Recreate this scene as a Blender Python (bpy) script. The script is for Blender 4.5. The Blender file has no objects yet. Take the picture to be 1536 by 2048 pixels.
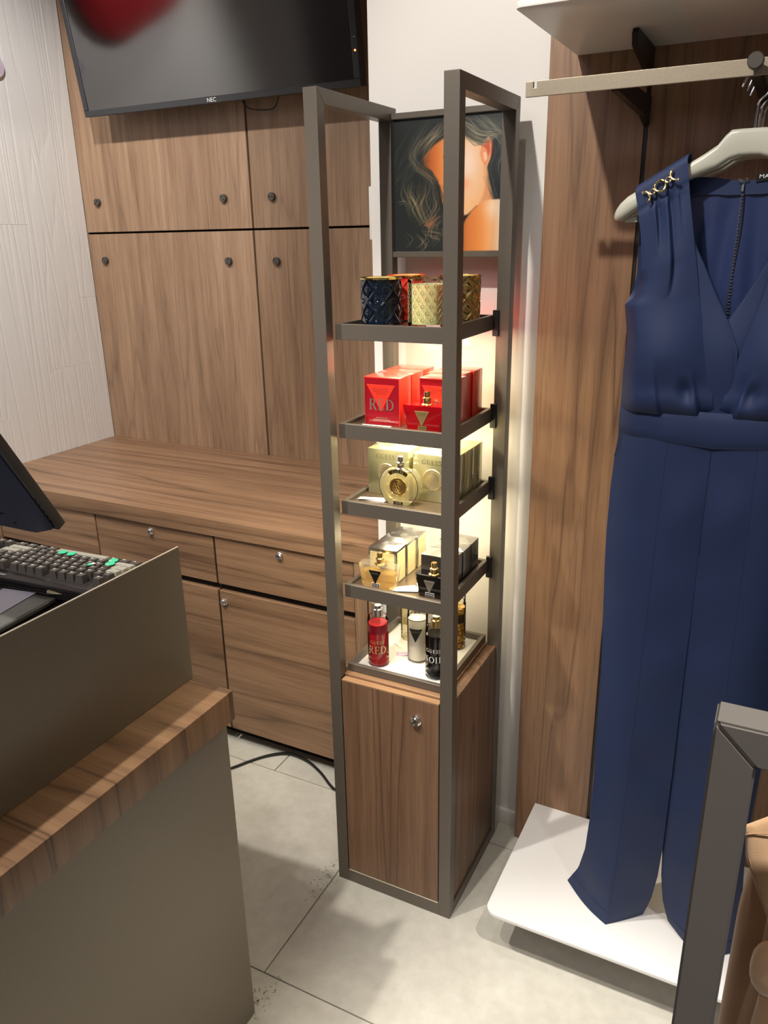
import bpy, bmesh, math, random
import numpy as np
from mathutils import Vector, Matrix, noise

# ------------------------------------------------------------------ camera, world, lights, exposure
scn = bpy.context.scene
COL = scn.collection
random.seed(7)

CAM_H = 1.557
YAW, PITCH, ROLL, FPX = -0.477209, 0.338133, 0.0191044, 1567.3
fw = Vector((math.sin(YAW)*math.cos(PITCH), math.cos(YAW)*math.cos(PITCH), -math.sin(PITCH)))
rt = Vector((math.cos(YAW), -math.sin(YAW), 0.0))
dn = fw.cross(rt)
r2 = math.cos(ROLL)*rt + math.sin(ROLL)*dn
d2 = -math.sin(ROLL)*rt + math.cos(ROLL)*dn
cd = bpy.data.cameras.new('camera'); cam = bpy.data.objects.new('camera', cd); COL.objects.link(cam)
m3 = Matrix((r2, -d2, -fw)).transposed()
cam.matrix_world = Matrix.Translation((0, 0, CAM_H)) @ m3.to_4x4()
cd.sensor_fit = 'VERTICAL'; cd.sensor_height = 24.0; cd.lens = FPX/2048*24.0
cd.clip_start = 0.02; cd.clip_end = 60
scn.camera = cam

w = bpy.data.worlds.new('world'); scn.world = w; w.use_nodes = True
w.node_tree.nodes['Background'].inputs[0].default_value = (0.90, 0.88, 0.95, 1)
w.node_tree.nodes['Background'].inputs[1].default_value = 0.12

vs = scn.view_settings
vs.view_transform = 'Standard'; vs.look = 'None'; vs.gamma = 1.0; vs.use_curve_mapping = False
vs.exposure = 0.32

SPOT_WARM = (1.0, 0.945, 0.865)
SPOTS = [  # position, target, watts, cone degrees, colour
    ((-1.37, 0.33, 2.93), (-1.12, 1.28, 0.30), 135, 56, SPOT_WARM),
    ((-0.76, 0.05, 2.93), (-0.45, 1.62, 1.40), 118, 58, SPOT_WARM),
    ((-0.49, 0.82, 2.93), (-0.55, 1.60, 0.80), 26, 42, SPOT_WARM),
    ((0.64, 0.23, 2.93), (-0.10, 1.42, 0.50), 22, 44, SPOT_WARM),
    ((-2.33, 0.80, 2.93), (-1.95, 2.25, 1.20), 74, 66, SPOT_WARM),
    ((-1.15, 0.75, 2.93), (-2.50, 1.95, 1.45), 135, 60, (1.0, 0.97, 0.97)),
    ((0.45, 0.30, 2.93), (0.06, 0.66, 1.00), 270, 26, SPOT_WARM),
]
FILL_PANELS = [  # soft fill panels added for ambient light, further back in the shop
    ((-1.2, -2.0, 2.97), 1.2, 18), ((1.4, -1.6, 2.97), 1.2, 5), ((-1.3, -0.7, 2.97), 0.6, 6),
]
LED_W = 0.9
LED_COL = (1.0, 0.86, 0.57)

# ------------------------------------------------------------------ helpers
def srgb(r, g, b):
    f = lambda c: (c/255/12.92) if c/255 <= 0.04045 else ((c/255+0.055)/1.055)**2.4
    return (f(r), f(g), f(b), 1.0)

MATS = {}
def mat(name, color, rough=0.5, metal=0.0, **kw):
    if name in MATS: return MATS[name]
    m = bpy.data.materials.new(name); m.use_nodes = True
    b = m.node_tree.nodes['Principled BSDF']
    b.inputs['Base Color'].default_value = color
    b.inputs['Roughness'].default_value = rough
    b.inputs['Metallic'].default_value = metal
    for k, v in kw.items():
        b.inputs[k.replace('_', ' ')].default_value = v
    MATS[name] = m
    return m

class N:
    """small node-graph helper"""
    def __init__(s, m): s.t = m.node_tree; s.b = s.t.nodes['Principled BSDF']
    def n(s, typ, **kw):
        x = s.t.nodes.new(typ)
        for k, v in kw.items(): setattr(x, k, v)
        return x
    def l(s, a, b): s.t.links.new(a, b)
    def math(s, op, a, b=None, c=None):
        x = s.n('ShaderNodeMath', operation=op)
        for i, v in enumerate((a, b, c)):
            if v is None: continue
            if isinstance(v, (int, float)): x.inputs[i].default_value = v
            else: s.l(v, x.inputs[i])
        return x.outputs[0]
    def coords(s, scale, rnd=True):
        tc = s.n('ShaderNodeTexCoord'); mp = s.n('ShaderNodeMapping')
        mp.inputs['Scale'].default_value = scale
        if rnd:
            oi = s.n('ShaderNodeObjectInfo'); cb = s.n('ShaderNodeCombineXYZ')
            a = s.math('MULTIPLY', oi.outputs['Random'], 37.0)
            for i in range(3): s.l(a, cb.inputs[i])
            ad = s.n('ShaderNodeVectorMath', operation='ADD')
            s.l(tc.outputs['Object'], ad.inputs[0]); s.l(cb.outputs[0], ad.inputs[1])
            s.l(ad.outputs[0], mp.inputs['Vector'])
        else: s.l(tc.outputs['Object'], mp.inputs['Vector'])
        return mp.outputs[0]
    def noise(s, vec, scale, detail=3, rough=0.5, dist=0.0):
        x = s.n('ShaderNodeTexNoise'); s.l(vec, x.inputs['Vector'])
        x.inputs['Scale'].default_value = scale; x.inputs['Detail'].default_value = detail
        x.inputs['Roughness'].default_value = rough; x.inputs['Distortion'].default_value = dist
        return x.outputs['Fac']
    def ramp(s, fac, stops):
        x = s.n('ShaderNodeValToRGB'); s.l(fac, x.inputs[0]); e = x.color_ramp.elements
        while len(e) < len(stops): e.new(0.5)
        for i, (p, c) in enumerate(stops):
            e[i].position = p; e[i].color = c if len(c) == 4 else (*c, 1)
        return x.outputs[0]
    def mix(s, fac, a, b, blend='MIX'):
        x = s.n('ShaderNodeMix', data_type='RGBA', blend_type=blend)
        if isinstance(fac, (int, float)): x.inputs[0].default_value = fac
        else: s.l(fac, x.inputs[0])
        for i, v in ((6, a), (7, b)):
            if isinstance(v, tuple): x.inputs[i].default_value = v
            else: s.l(v, x.inputs[i])
        return x.outputs[2]
    def bump(s, h, strength, dist=0.002):
        x = s.n('ShaderNodeBump'); s.l(h, x.inputs['Height'])
        x.inputs['Strength'].default_value = strength; x.inputs['Distance'].default_value = dist
        s.l(x.outputs[0], s.b.inputs['Normal'])

def wood(name, along, light, mid, dark, contour=9.0, across=(7.0, 7.0, 7.0), rough=0.42, lines=0.75, lng=0.42):
    if name in MATS: return MATS[name]
    m = mat(name, mid, rough); g = N(m)
    k = [a/7 for a in across]
    v = g.coords(tuple(lng if i in along else across[i] for i in range(3)))
    v2 = g.coords(tuple(1.0 if i in along else 24.0*k[i] for i in range(3)))
    v3 = g.coords(tuple(7.0 if i in along else 190.0*k[i] for i in range(3)))
    v4 = g.coords(tuple(0.5 if i in along else 5.0*k[i] for i in range(3)))
    n1 = g.noise(v, 1.0, 2.5, 0.45, 0.15)
    fig = g.math('PINGPONG', g.math('MULTIPLY', n1, contour), 1.0)
    line = g.ramp(fig, [(0.0, (1, 1, 1)), (0.10, (0.35, 0.35, 0.35)), (0.40, (0, 0, 0))])
    n2 = g.noise(v2, 1.3, 4, 0.6)
    n3 = g.noise(v3, 1.0, 2, 0.6)
    n4 = g.noise(v4, 1.0, 2, 0.5)
    tone = g.math('ADD', g.math('MULTIPLY', n2, 0.6), g.math('MULTIPLY', n4, 0.4))
    base = g.ramp(tone, [(0.34, mid), (0.50, tuple((a+b)/2 for a, b in zip(light, mid))), (0.64, light)])
    c = g.mix(g.math('MULTIPLY', line, g.math('MULTIPLY', g.math('ADD', n2, 0.25), lines)), base, dark)
    por = g.ramp(n3, [(0.30, (0.66, 0.62, 0.60)), (0.52, (1, 1, 1))])
    c = g.mix(0.7, c, por, 'MULTIPLY')
    g.l(c, g.b.inputs['Base Color'])
    g.bump(n3, 0.10, 0.0006)
    return m

WL, WM, WD = srgb(164, 135, 108), srgb(130, 102, 78), srgb(84, 63, 48)
W_VERT = wood('walnut_vertical', (2,), WL, WM, WD, contour=14, lines=0.45)
W_HORI = wood('walnut_horizontal', (0,), srgb(156, 123, 94), srgb(120, 90, 66), srgb(66, 47, 34), contour=12, lines=0.85, across=(7, 9, 9), lng=0.28)
W_EDGE = wood('walnut_crossgrain', (0, 2), srgb(158, 124, 93), srgb(122, 91, 66), srgb(70, 50, 37), across=(7, 10, 7), contour=10, lines=0.9)
W_TOWR = wood('walnut_tower', (2,), srgb(142, 109, 83), srgb(112, 83, 62), srgb(60, 42, 31), contour=16, across=(9, 9, 9), lines=1.0)
W_RIGHT = wood('walnut_right', (2,), srgb(160, 124, 93), srgb(126, 94, 69), srgb(78, 55, 40), contour=13, across=(8, 8, 8), lines=0.8)

W_TOPLIT = wood('toplit_walnut', (0,), srgb(196, 156, 116), srgb(166, 126, 90), srgb(112, 80, 56), contour=10, across=(9, 9, 9), lines=0.6)  # paler walnut copy: light from above put into the top edges' colour
BRONZE = mat('bronze_paint', srgb(107, 99, 89), 0.38, 0.35)
def speckle(m, amt=0.06, scale=900):
    g = N(m); v = g.coords((1, 1, 1)); n = g.noise(v, scale, 1)
    c0 = tuple(g.b.inputs['Base Color'].default_value)
    c = g.mix(n, tuple(x*(1-amt*3) for x in c0[:3])+(1,), tuple(min(1, x*(1+amt*3)) for x in c0[:3])+(1,))
    g.l(c, g.b.inputs['Base Color'])
speckle(BRONZE)
DESKMET = mat('desk_metal', srgb(130, 120, 104), 0.40, 0.25); speckle(DESKMET, 0.05)
RAILMET = mat('rail_metal', srgb(160, 148, 128), 0.42, 0.4); speckle(RAILMET, 0.08, 600)
EDGEMET = mat('edge_metal', srgb(205, 194, 175), 0.35, 0.3)
RACKMET = mat('rack_metal', srgb(110, 105, 100), 0.42, 0.3)
BLACK = mat('black_plastic', srgb(26, 25, 26), 0.4)
BLACKM = mat('black_metal', srgb(34, 30, 29), 0.45, 0.2)
DARKVOID = mat('dark_recess', srgb(18, 12, 12), 0.9)
WHITEWALL = mat('white_paint', srgb(232, 228, 222), 0.6)
WHITELAM = mat('white_laminate', srgb(226, 224, 220), 0.35)
CHROME = mat('chrome', (0.8, 0.8, 0.8, 1), 0.12, 1.0)
GUN = mat('gunmetal', srgb(92, 88, 82), 0.35, 0.6)
GOLD = mat('gold', (0.95, 0.72, 0.30, 1), 0.16, 1.0)
PALEGOLD = mat('pale_gold', (0.93, 0.84, 0.56, 1), 0.28, 0.85)
SILVER = mat('silver_foil', (0.78, 0.78, 0.76, 1), 0.18, 1.0)

def grain_relief(m):
    g = N(m); v = g.coords((9.0, 7.0, 0.30)); n1 = g.noise(v, 1.0, 2, 0.45, 0.1)
    fig = g.math('PINGPONG', g.math('MULTIPLY', n1, 34.0), 1.0)
    ln = g.ramp(fig, [(0.0, (0, 0, 0)), (0.3, (0.8, 0.8, 0.8)), (0.7, (1, 1, 1))])
    v2 = g.coords((160, 120, 3)); n2 = g.noise(v2, 1.0, 2)
    g.bump(g.math('ADD', ln, g.math('MULTIPLY', n2, 0.5)), 0.35, 0.002)
PLANKWHITE = mat('white_embossed_board', srgb(226, 224, 218), 0.5); grain_relief(PLANKWHITE)

def concrete(m):
    g = N(m); v = g.coords((1, 1, 1)); n = g.noise(v, 3.0, 5, 0.65); n2 = g.noise(v, 24, 5, 0.7)
    k = g.math('ADD', g.math('MULTIPLY', n, 0.6), g.math('MULTIPLY', n2, 0.4))
    c = g.ramp(k, [(0.32, srgb(180, 176, 165)), (0.5, srgb(194, 190, 178)), (0.68, srgb(206, 203, 192))])
    g.l(c, g.b.inputs['Base Color']); g.bump(n2, 0.05, 0.001)
TILE = mat('concrete_tile', srgb(190, 185, 175), 0.42); concrete(TILE)
GROUT = mat('grout', srgb(128, 122, 112), 0.85)
FILTH = mat('floor_scuff', srgb(150, 141, 120), 0.9)

def fabric(name, col, rough=0.75, sheen=0.25, bump=0.12, scale=1400):
    m = mat(name, col, rough, Sheen_Weight=sheen)
    g = N(m); v = g.coords((1, 1, 1)); n = g.noise(v, scale, 2)
    n2 = g.noise(v, 9, 3)
    c = g.mix(n2, tuple(x*0.9 for x in col[:3])+(1,), tuple(min(1, x*1.1) for x in col[:3])+(1,))
    g.l(c, g.b.inputs['Base Color']); g.bump(n, bump, 0.0006)
    return m
NAVY = fabric('navy_crepe', srgb(18, 37, 76), 0.7, 0.0)
NAVYSAT = fabric('navy_satin', srgb(32, 46, 86), 0.38, 0.1, 0.03)
NAVYD = fabric('navy_seam', srgb(18, 28, 56), 0.8, 0.1)
SUEDE = fabric('tan_suede', srgb(190, 152, 112), 0.95, 0.6, 0.3, 700)
SUEDED = fabric('shaded_suede', srgb(172, 132, 94), 0.95, 0.5, 0.3, 700)  # darker copy of the tan suede, shade put into the colour

def glass(name, col, gloss=0.9, edge=0.22, rough=0.015, body=0.0, bcol=None):
    """thin clear glass or plastic: tinted see-through body with fresnel reflections"""
    m = mat(name, col, rough); t = m.node_tree
    tr = t.nodes.new('ShaderNodeBsdfTransparent'); tr.inputs[0].default_value = col
    gl = t.nodes.new('ShaderNodeBsdfGlossy'); gl.inputs['Roughness'].default_value = rough; gl.inputs[0].default_value = (gloss, gloss, gloss, 1)
    lw = t.nodes.new('ShaderNodeLayerWeight'); lw.inputs['Blend'].default_value = edge
    mx = t.nodes.new('ShaderNodeMixShader')
    t.links.new(lw.outputs['Fresnel'], mx.inputs[0]); t.links.new(tr.outputs[0], mx.inputs[1]); t.links.new(gl.outputs[0], mx.inputs[2])
    out = mx.outputs[0]
    if body > 0:          # a little cloudiness: coloured liquid or thick glass also scatters light
        df = t.nodes.new('ShaderNodeBsdfDiffuse'); df.inputs[0].default_value = bcol or col
        tl = t.nodes.new('ShaderNodeBsdfTranslucent'); tl.inputs[0].default_value = bcol or col
        ad = t.nodes.new('ShaderNodeMixShader'); ad.inputs[0].default_value = 0.5
        t.links.new(df.outputs[0], ad.inputs[1]); t.links.new(tl.outputs[0], ad.inputs[2])
        m2 = t.nodes.new('ShaderNodeMixShader'); m2.inputs[0].default_value = body
        t.links.new(out, m2.inputs[1]); t.links.new(ad.outputs[0], m2.inputs[2]); out = m2.outputs[0]
    t.links.new(out, t.nodes['Material Output'].inputs['Surface'])
    return m
CLEAR = glass('clear_glass', (0.985, 0.985, 0.965, 1), 0.95, 0.13)
CLEARB = glass('bottle_glass', (0.98, 0.98, 0.95, 1), 1.0, 0.26, body=0.10, bcol=(0.95, 0.93, 0.80, 1))
CLEARPL = glass('clear_plastic', (0.98, 0.98, 0.98, 1), 0.9, 0.10)
AMBER = glass('amber_liquid', (0.97, 0.86, 0.58, 1), 0.9, 0.08, body=0.30, bcol=srgb(236, 200, 112))
REDGL = mat('red_glass', srgb(196, 10, 26), 0.05, Transmission_Weight=0.55, IOR=1.45, Coat_Weight=1.0)

def link(name, me, material=None, parent=None, origin=None):
    o = bpy.data.objects.new(name, me)
    if material is not None and not me.materials: me.materials.append(material)
    COL.objects.link(o)
    if parent is not None: o.parent = parent
    if origin is not None and parent is None: o.location = origin
    return o

def root_origin(o):
    while o.parent is not None: o = o.parent
    return Vector(o.location), o.rotation_euler.z

def obj(name, bm, material, parent=None, origin=None, label=None, smooth=35):
    """links a bmesh built in world coordinates as ONE mesh object, in the frame of its root thing"""
    if parent is not None: og, _ = root_origin(parent)
    else: og = Vector(origin) if origin is not None else Vector((0, 0, 0))
    bmesh.ops.translate(bm, verts=bm.verts, vec=-og)
    me = bpy.data.meshes.new(name)
    bm.normal_update(); bm.to_mesh(me); bm.free()
    if smooth:
        me.polygons.foreach_set('use_smooth', [True]*len(me.polygons))
        me.set_sharp_from_angle(angle=math.radians(smooth))
    o = link(name, me, material, parent, og)
    if label: o['label'] = label
    return o

def thing(name, label, cat, loc=(0, 0, 0), group=None):
    o = bpy.data.objects.new(name, None); COL.objects.link(o); o.location = loc
    o.empty_display_size = 0.05
    o['label'] = label; o['category'] = cat
    if group: o['group'] = group
    return o
def tag(o, label, cat, group=None):
    o['label'] = label; o['category'] = cat
    if group: o['group'] = group
    return o
def struct(o): o['kind'] = 'structure'; return o

def dup(root, loc, rotz=0.0, label=None):
    def cp(o, par):
        c = o.copy(); COL.objects.link(c)
        if par is not None: c.parent = par
        for ch in list(o.children): cp(ch, c)
        return c
    r = cp(root, None); r.location = loc; r.rotation_euler = (0, 0, rotz)
    if label: r['label'] = label
    return r

def BM(): return bmesh.new()
def box(bm, lo, hi, bev=0.0, seg=2, rot=None, piv=None):
    x0, y0, z0 = lo; x1, y1, z1 = hi
    vs_ = [bm.verts.new(p) for p in ((x0,y0,z0),(x1,y0,z0),(x1,y1,z0),(x0,y1,z0),(x0,y0,z1),(x1,y0,z1),(x1,y1,z1),(x0,y1,z1))]
    fs = [bm.faces.new([vs_[i] for i in q]) for q in ((0,3,2,1),(4,5,6,7),(0,1,5,4),(1,2,6,5),(2,3,7,6),(3,0,4,7))]
    vv = vs_
    if bev > 0:
        es = list({e for f in fs for e in f.edges})
        r = bmesh.ops.bevel(bm, geom=es, offset=bev, segments=seg, affect='EDGES', profile=0.6, clamp_overlap=True)
        vv = list({v for f in r['faces'] for v in f.verts} | {v for v in vs_ if v.is_valid})
    if rot is not None:
        bmesh.ops.rotate(bm, verts=vv, cent=piv, matrix=rot)
    return vv
def Box(lo, hi, bev=0.0, seg=2):
    bm = BM(); box(bm, lo, hi, bev, seg); return bm
def prism(bm, poly, axis, a0, a1, bev=0.0):
    """extrudes a 2-D polygon along an axis; poly uses the two remaining axes in xyz order"""
    def P(p, a):
        q = list(p); q.insert(axis, a); return q
    n = len(poly)
    A = [bm.verts.new(P(p, a0)) for p in poly]; B = [bm.verts.new(P(p, a1)) for p in poly]
    fs = [bm.faces.new(A), bm.faces.new(B[::-1])]
    for i in range(n):
        fs.append(bm.faces.new((A[i], B[i], B[(i+1) % n], A[(i+1) % n])))
    bmesh.ops.recalc_face_normals(bm, faces=fs)
    if bev > 0:
        es = list({e for f in fs for e in f.edges})
        bmesh.ops.bevel(bm, geom=es, offset=bev, segments=2, affect='EDGES', profile=0.6, clamp_overlap=True)
def lathe(bm, prof, c, seg=40, axis='z', cap=True):
    """prof: (radius, height) list; c: centre"""
    rings = []
    for r, h in prof:
        ring = []
        for k in range(seg):
            a = 2*math.pi*k/seg; u, v = r*math.cos(a), r*math.sin(a)
            p = (c[0]+u, c[1]+v, c[2]+h) if axis == 'z' else ((c[0]+u, c[1]-h, c[2]+v) if axis == 'y' else (c[0]+h, c[1]+u, c[2]+v))
            ring.append(bm.verts.new(p))
        rings.append(ring)
    fs = []
    for a, b in zip(rings, rings[1:]):
        for k in range(seg):
            fs.append(bm.faces.new((a[k], a[(k+1) % seg], b[(k+1) % seg], b[k])))
    if cap:
        fs.append(bm.faces.new(rings[0][::-1])); fs.append(bm.faces.new(rings[-1]))
    bmesh.ops.recalc_face_normals(bm, faces=fs)
def Lathe(prof, c, seg=40, axis='z', cap=True):
    bm = BM(); lathe(bm, prof, c, seg, axis, cap); return bm
def tube(bm, pts, r, seg=10, closed=False):
    pts = [Vector(p) for p in pts]; n = len(pts); rings = []
    up = Vector((0.13, 0.21, 0.97))
    for i, p in enumerate(pts):
        if closed: t = pts[(i+1) % n]-pts[i-1]
        else: t = pts[min(i+1, n-1)]-pts[max(i-1, 0)]
        t.normalize()
        if abs(t.dot(up)) > 0.95: up = Vector((0.97, 0.2, 0.1))
        s = t.cross(up).normalized(); q = t.cross(s)
        rr = r[i] if isinstance(r, (list, tuple)) else r
        rings.append([bm.verts.new(p+rr*(math.cos(2*math.pi*k/seg)*s+math.sin(2*math.pi*k/seg)*q)) for k in range(seg)])
    fs = []
    for i in range(n if closed else n-1):
        a, b = rings[i], rings[(i+1) % n]
        for k in range(seg): fs.append(bm.faces.new((a[k], a[(k+1) % seg], b[(k+1) % seg], b[k])))
    if not closed: fs += [bm.faces.new(rings[0][::-1]), bm.faces.new(rings[-1])]
    bmesh.ops.recalc_face_normals(bm, faces=fs)
def Tube(pts, r, seg=10, closed=False):
    bm = BM(); tube(bm, pts, r, seg, closed); return bm
def grid(bm, P):
    """P: rows x cols list of points -> quads"""
    V = [[bm.verts.new(p) for p in row] for row in P]
    fs = []
    for i in range(len(V)-1):
        for j in range(len(V[0])-1):
            fs.append(bm.faces.new((V[i][j], V[i][j+1], V[i+1][j+1], V[i+1][j])))
    return fs
def thicken(bm, t):
    fs = list(bm.faces)
    bmesh.ops.recalc_face_normals(bm, faces=fs)
    bmesh.ops.solidify(bm, geom=fs, thickness=t)
def spline(pts, n):
    """Catmull-Rom resampling, n points uniform in index"""
    p = [Vector(q) for q in pts]; out = []
    for k in range(n):
        t = k/(n-1)*(len(p)-1); i = min(int(t), len(p)-2); f = t-i
        p0, p1, p2, p3 = p[max(i-1, 0)], p[i], p[i+1], p[min(i+2, len(p)-1)]
        out.append(0.5*((2*p1)+(p2-p0)*f+(2*p0-5*p1+4*p2-p3)*f*f+(3*p1-p0-3*p2+p3)*f**3))
    return out

# ---- lettering: a small high-contrast serif alphabet made of strokes (unit height)
def arc(cx, cy, rx, ry, a0, a1, n=14):
    return [(cx+rx*math.cos(math.radians(a0+(a1-a0)*k/(n-1))), cy+ry*math.sin(math.radians(a0+(a1-a0)*k/(n-1)))) for k in range(n)]
def mw(pts, thick, thin):       # modulated width: thick where the stroke runs upright
    out = []
    for i in range(len(pts)):
        a, b = pts[max(i-1, 0)], pts[min(i+1, len(pts)-1)]
        dx, dy = b[0]-a[0], b[1]-a[1]; L = math.hypot(dx, dy) or 1
        out.append(thin+(thick-thin)*abs(dy/L)**1.5)
    return out
TK, TN = 0.15, 0.05
def st(*p, w_=TN): return (list(p), [w_]*len(p))
def stem(x, y0=0, y1=1): return st((x, y0), (x, y1), w_=TK)
def ser(x, y, h=0.15): return st((x-h, y), (x+h, y), w_=0.045)
def cv(pts): return (pts, mw(pts, TK, TN))
GL = {
 'G': (0.86, [cv(arc(.45, .5, .40, .48, 45, 315, 22)), stem(.76, .08, .42), ser(.76, .43, .14), st((.73, .78), (.73, .98), w_=.05)]),
 'U': (0.86, [stem(.2, .3, 1), st((.70, .3), (.70, 1)), cv(arc(.45, .32, .25, .30, 180, 360, 14)), ser(.2, .98), ser(.70, .98, .12)]),
 'E': (0.70, [stem(.2), st((.1, .025), (.62, .025)), st((.1, .975), (.6, .975)), st((.2, .51), (.48, .51)), st((.61, .0), (.61, .24)), st((.59, .78), (.59, 1.)), st((.48, .40), (.48, .62))]),
 'S': (0.62, [cv([(.52, .76), (.47, .90), (.31, .965), (.15, .90), (.11, .75), (.20, .61), (.36, .50), (.49, .38), (.52, .22), (.44, .08), (.28, .03), (.13, .10), (.08, .25)]), st((.53, .74), (.53, .98)), st((.075, .02), (.075, .27))]),
 'R': (0.82, [stem(.2), ser(.2, .02), cv([(.2, .97), (.42, .97), (.56, .90), (.60, .74), (.55, .58), (.40, .51), (.2, .50)]), st((.42, .51), (.70, .02), w_=.13), ser(.72, .02, .1), st((.08, .975), (.3, .975))]),
 'D': (0.86, [stem(.2), cv([(.2, .97), (.42, .97), (.62, .86), (.74, .66), (.75, .5), (.74, .34), (.62, .14), (.42, .03), (.2, .03)]), st((.08, .975), (.3, .975)), st((.08, .025), (.3, .025))]),
 'N': (0.90, [st((.18, 0), (.18, 1)), st((.18, .97), (.72, .03), w_=.14), st((.72, 0), (.72, 1)), ser(.18, .02, .13), ser(.72, .98, .13), ser(.12, .98, .12)]),
 'O': (0.90, [cv(arc(.45, .5, .37, .48, 0, 360, 28))]),
 'I': (0.42, [stem(.2), ser(.2, .02, .16), ser(.2, .98, .16)]),
}
def glyphs(word, height, space=0.06, bold=1.0):
    """list of polygons (2-D) for a word, centred on the origin"""
    polys = []; x = 0
    for ch in word:
        wd, strokes = GL[ch]
        for pts, ws in strokes:
            L, Rr = [], []
            for i, (px, py) in enumerate(pts):
                a, b = pts[max(i-1, 0)], pts[min(i+1, len(pts)-1)]
                dx, dy = b[0]-a[0], b[1]-a[1]; q = math.hypot(dx, dy) or 1
                nx, ny = -dy/q, dx/q; h = ws[i]/2*bold
                L.append((px+nx*h+x, py+ny*h)); Rr.append((px-nx*h+x, py-ny*h))
            for i in range(len(pts)-1):
                polys.append([L[i], L[i+1], Rr[i+1], Rr[i]])
        x += wd+space
    x -= space
    return [[((p[0]-x/2)*height, (p[1]-0.5)*height) for p in q] for q in polys], x*height
def text_bm(word, height, f, space=0.06, bold=1.0):
    """f maps (u, v) -> world point"""
    bm = BM(); polys, wd = glyphs(word, height, space, bold)
    for k, q in enumerate(polys):
        bm.faces.new([bm.verts.new(f(u, v, (k % 5)*0.00001)) for u, v in q])
    return bm
def sans(text, size, f):
    """built-in font outline turned into mesh; f maps (u, v) -> world"""
    cu = bpy.data.curves.new('t', 'FONT'); cu.body = text; cu.size = size; cu.align_x = 'CENTER'; cu.align_y = 'CENTER'
    cu.resolution_u = 3
    ob = bpy.data.objects.new('t', cu); COL.objects.link(ob)
    dg = bpy.context.evaluated_depsgraph_get(); me = bpy.data.meshes.new_from_object(ob.evaluated_get(dg))
    bpy.data.objects.remove(ob); bpy.data.curves.remove(cu)
    bm = BM(); bm.from_mesh(me); bpy.data.meshes.remove(me)
    for v in bm.verts: v.co = Vector(f(v.co.x, v.co.y, 0))
    return bm
def flat_y(x, y, z, tilt=0.0):    # text facing -y centred at (x, y, z)
    return lambda u, v, e=0: (x+u, y-e-0.0002+v*math.sin(tilt), z+v*math.cos(tilt))

# ------------------------------------------------------------------ the room
YB, YP, YR = 2.364, 1.739, 1.690      # back wood wall, white pillar, right wood panels
XL = -2.50; XP = -0.917
fl = struct(obj('floor', Box((-2.9, -4.2, -0.06), (3.2, 2.6, -0.004)), GROUT))
def tile(x0, x1, y0, y1):
    g_ = 0.0015
    obj('tile', Box((x0+g_, y0+g_, -0.03), (x1-g_, y1-g_, 0.0), 0.0008, 1), TILE, fl, smooth=0)
for j in range(-8, 3):
    y0 = 0.441+0.6*j-0.0
    off = -0.864-0.384*((j-1) % 3)
    x = off-1.2*2
    while x < 3.0:
        a, b = max(x, -2.6), min(x+1.2, 3.1)
        if b-a > 0.02: tile(a, b, y0, min(y0+0.6, 2.5))
        x += 1.2
ceil = struct(obj('ceiling', Box((-2.9, -4.2, 3.0), (3.2, 2.6, 3.05)), WHITEWALL))
wr = struct(obj('wall_right', Box((3.1, -4.2, 0), (3.2, 2.6, 3.0)), WHITEWALL))
wf = struct(obj('wall_front', Box((-2.9, -4.2, 0), (3.1, -4.1, 3.0)), WHITEWALL))
# left wall of embossed white boards, then the darker shop beyond it
wl = struct(obj('wall_left', Box((-2.62, -4.1, 0), (XL-0.012, 2.6, 3.0)), WHITEWALL))
ys = [0.40, 0.57, 0.76, 0.95, 1.14, 1.33, 1.52, 1.71, 1.90, 2.095, 2.29, 2.364]
for i in range(len(ys)-1):
    zc = [[1.2, 2.4], [0.8, 1.9], [1.6], [0.9, 2.1], [1.5, 2.7], [1.1, 2.3], [1.85], [0.95, 2.45], [1.62], [1.1, 2.62], [1.352]][i]
    zz = [0.0]+zc+[3.0]
    for a, b in zip(zz, zz[1:]):
        obj('plank', Box((XL-0.012, ys[i]+0.0002, a+0.0002), (XL, ys[i+1]-0.0002, b-0.0002), 0.0007, 1), PLANKWHITE, wl, smooth=0)
# dark wood cladding on the left wall further towards the shop front
obj('cladding', Box((XL-0.012, -4.0, 0.0), (XL+0.004, 0.39, 3.0)), mat('dark_cladding', srgb(70, 62, 56), 0.5), wl)
# back wall behind the till, clad in walnut panels
wb = struct(obj('wall_back', Box((-2.6, YB+0.026, 0), (-0.80, YB+0.12, 3.0)), DARKVOID))
SEAM_X, SEAM_Z = -1.711, 1.588; g2 = 0.0035
panels = [((XL, 0.75), (SEAM_X-g2, SEAM_Z-g2)), ((SEAM_X+g2, 0.75), (-0.85, SEAM_Z-g2)),
          ((XL, SEAM_Z+g2), (SEAM_X-g2, 3.0)), ((SEAM_X+g2, SEAM_Z+g2), (-0.85, 3.0))]
pan = []
for (x0, z0), (x1, z1) in panels:
    pan.append(obj('wood_panel', Box((x0+0.0005, YB, z0), (x1, YB+0.018, z1), 0.001, 1), W_VERT, wb, smooth=0))
def fixing(x, z, rot, par):
    bm = Lathe([(0.0, 0.0), (0.0135, 0.0), (0.0135, 0.011), (0.0125, 0.0125), (0.0, 0.0125)], (x, YB, z), 24, 'y', False)
    f_ = obj('button_fixing', bm, GUN, par)
    bm = BM()
    for s in (-1, 1):
        lathe(bm, [(0.0024, 0.0), (0.0024, 0.0131)], (x+s*0.006*math.cos(rot), YB, z+s*0.006*math.sin(rot)), 8, 'y')
    # merged into a second small part so the two finger holes stay dark
    h = obj('fixing_hole', bm, DARKVOID, par)
    return f_
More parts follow.
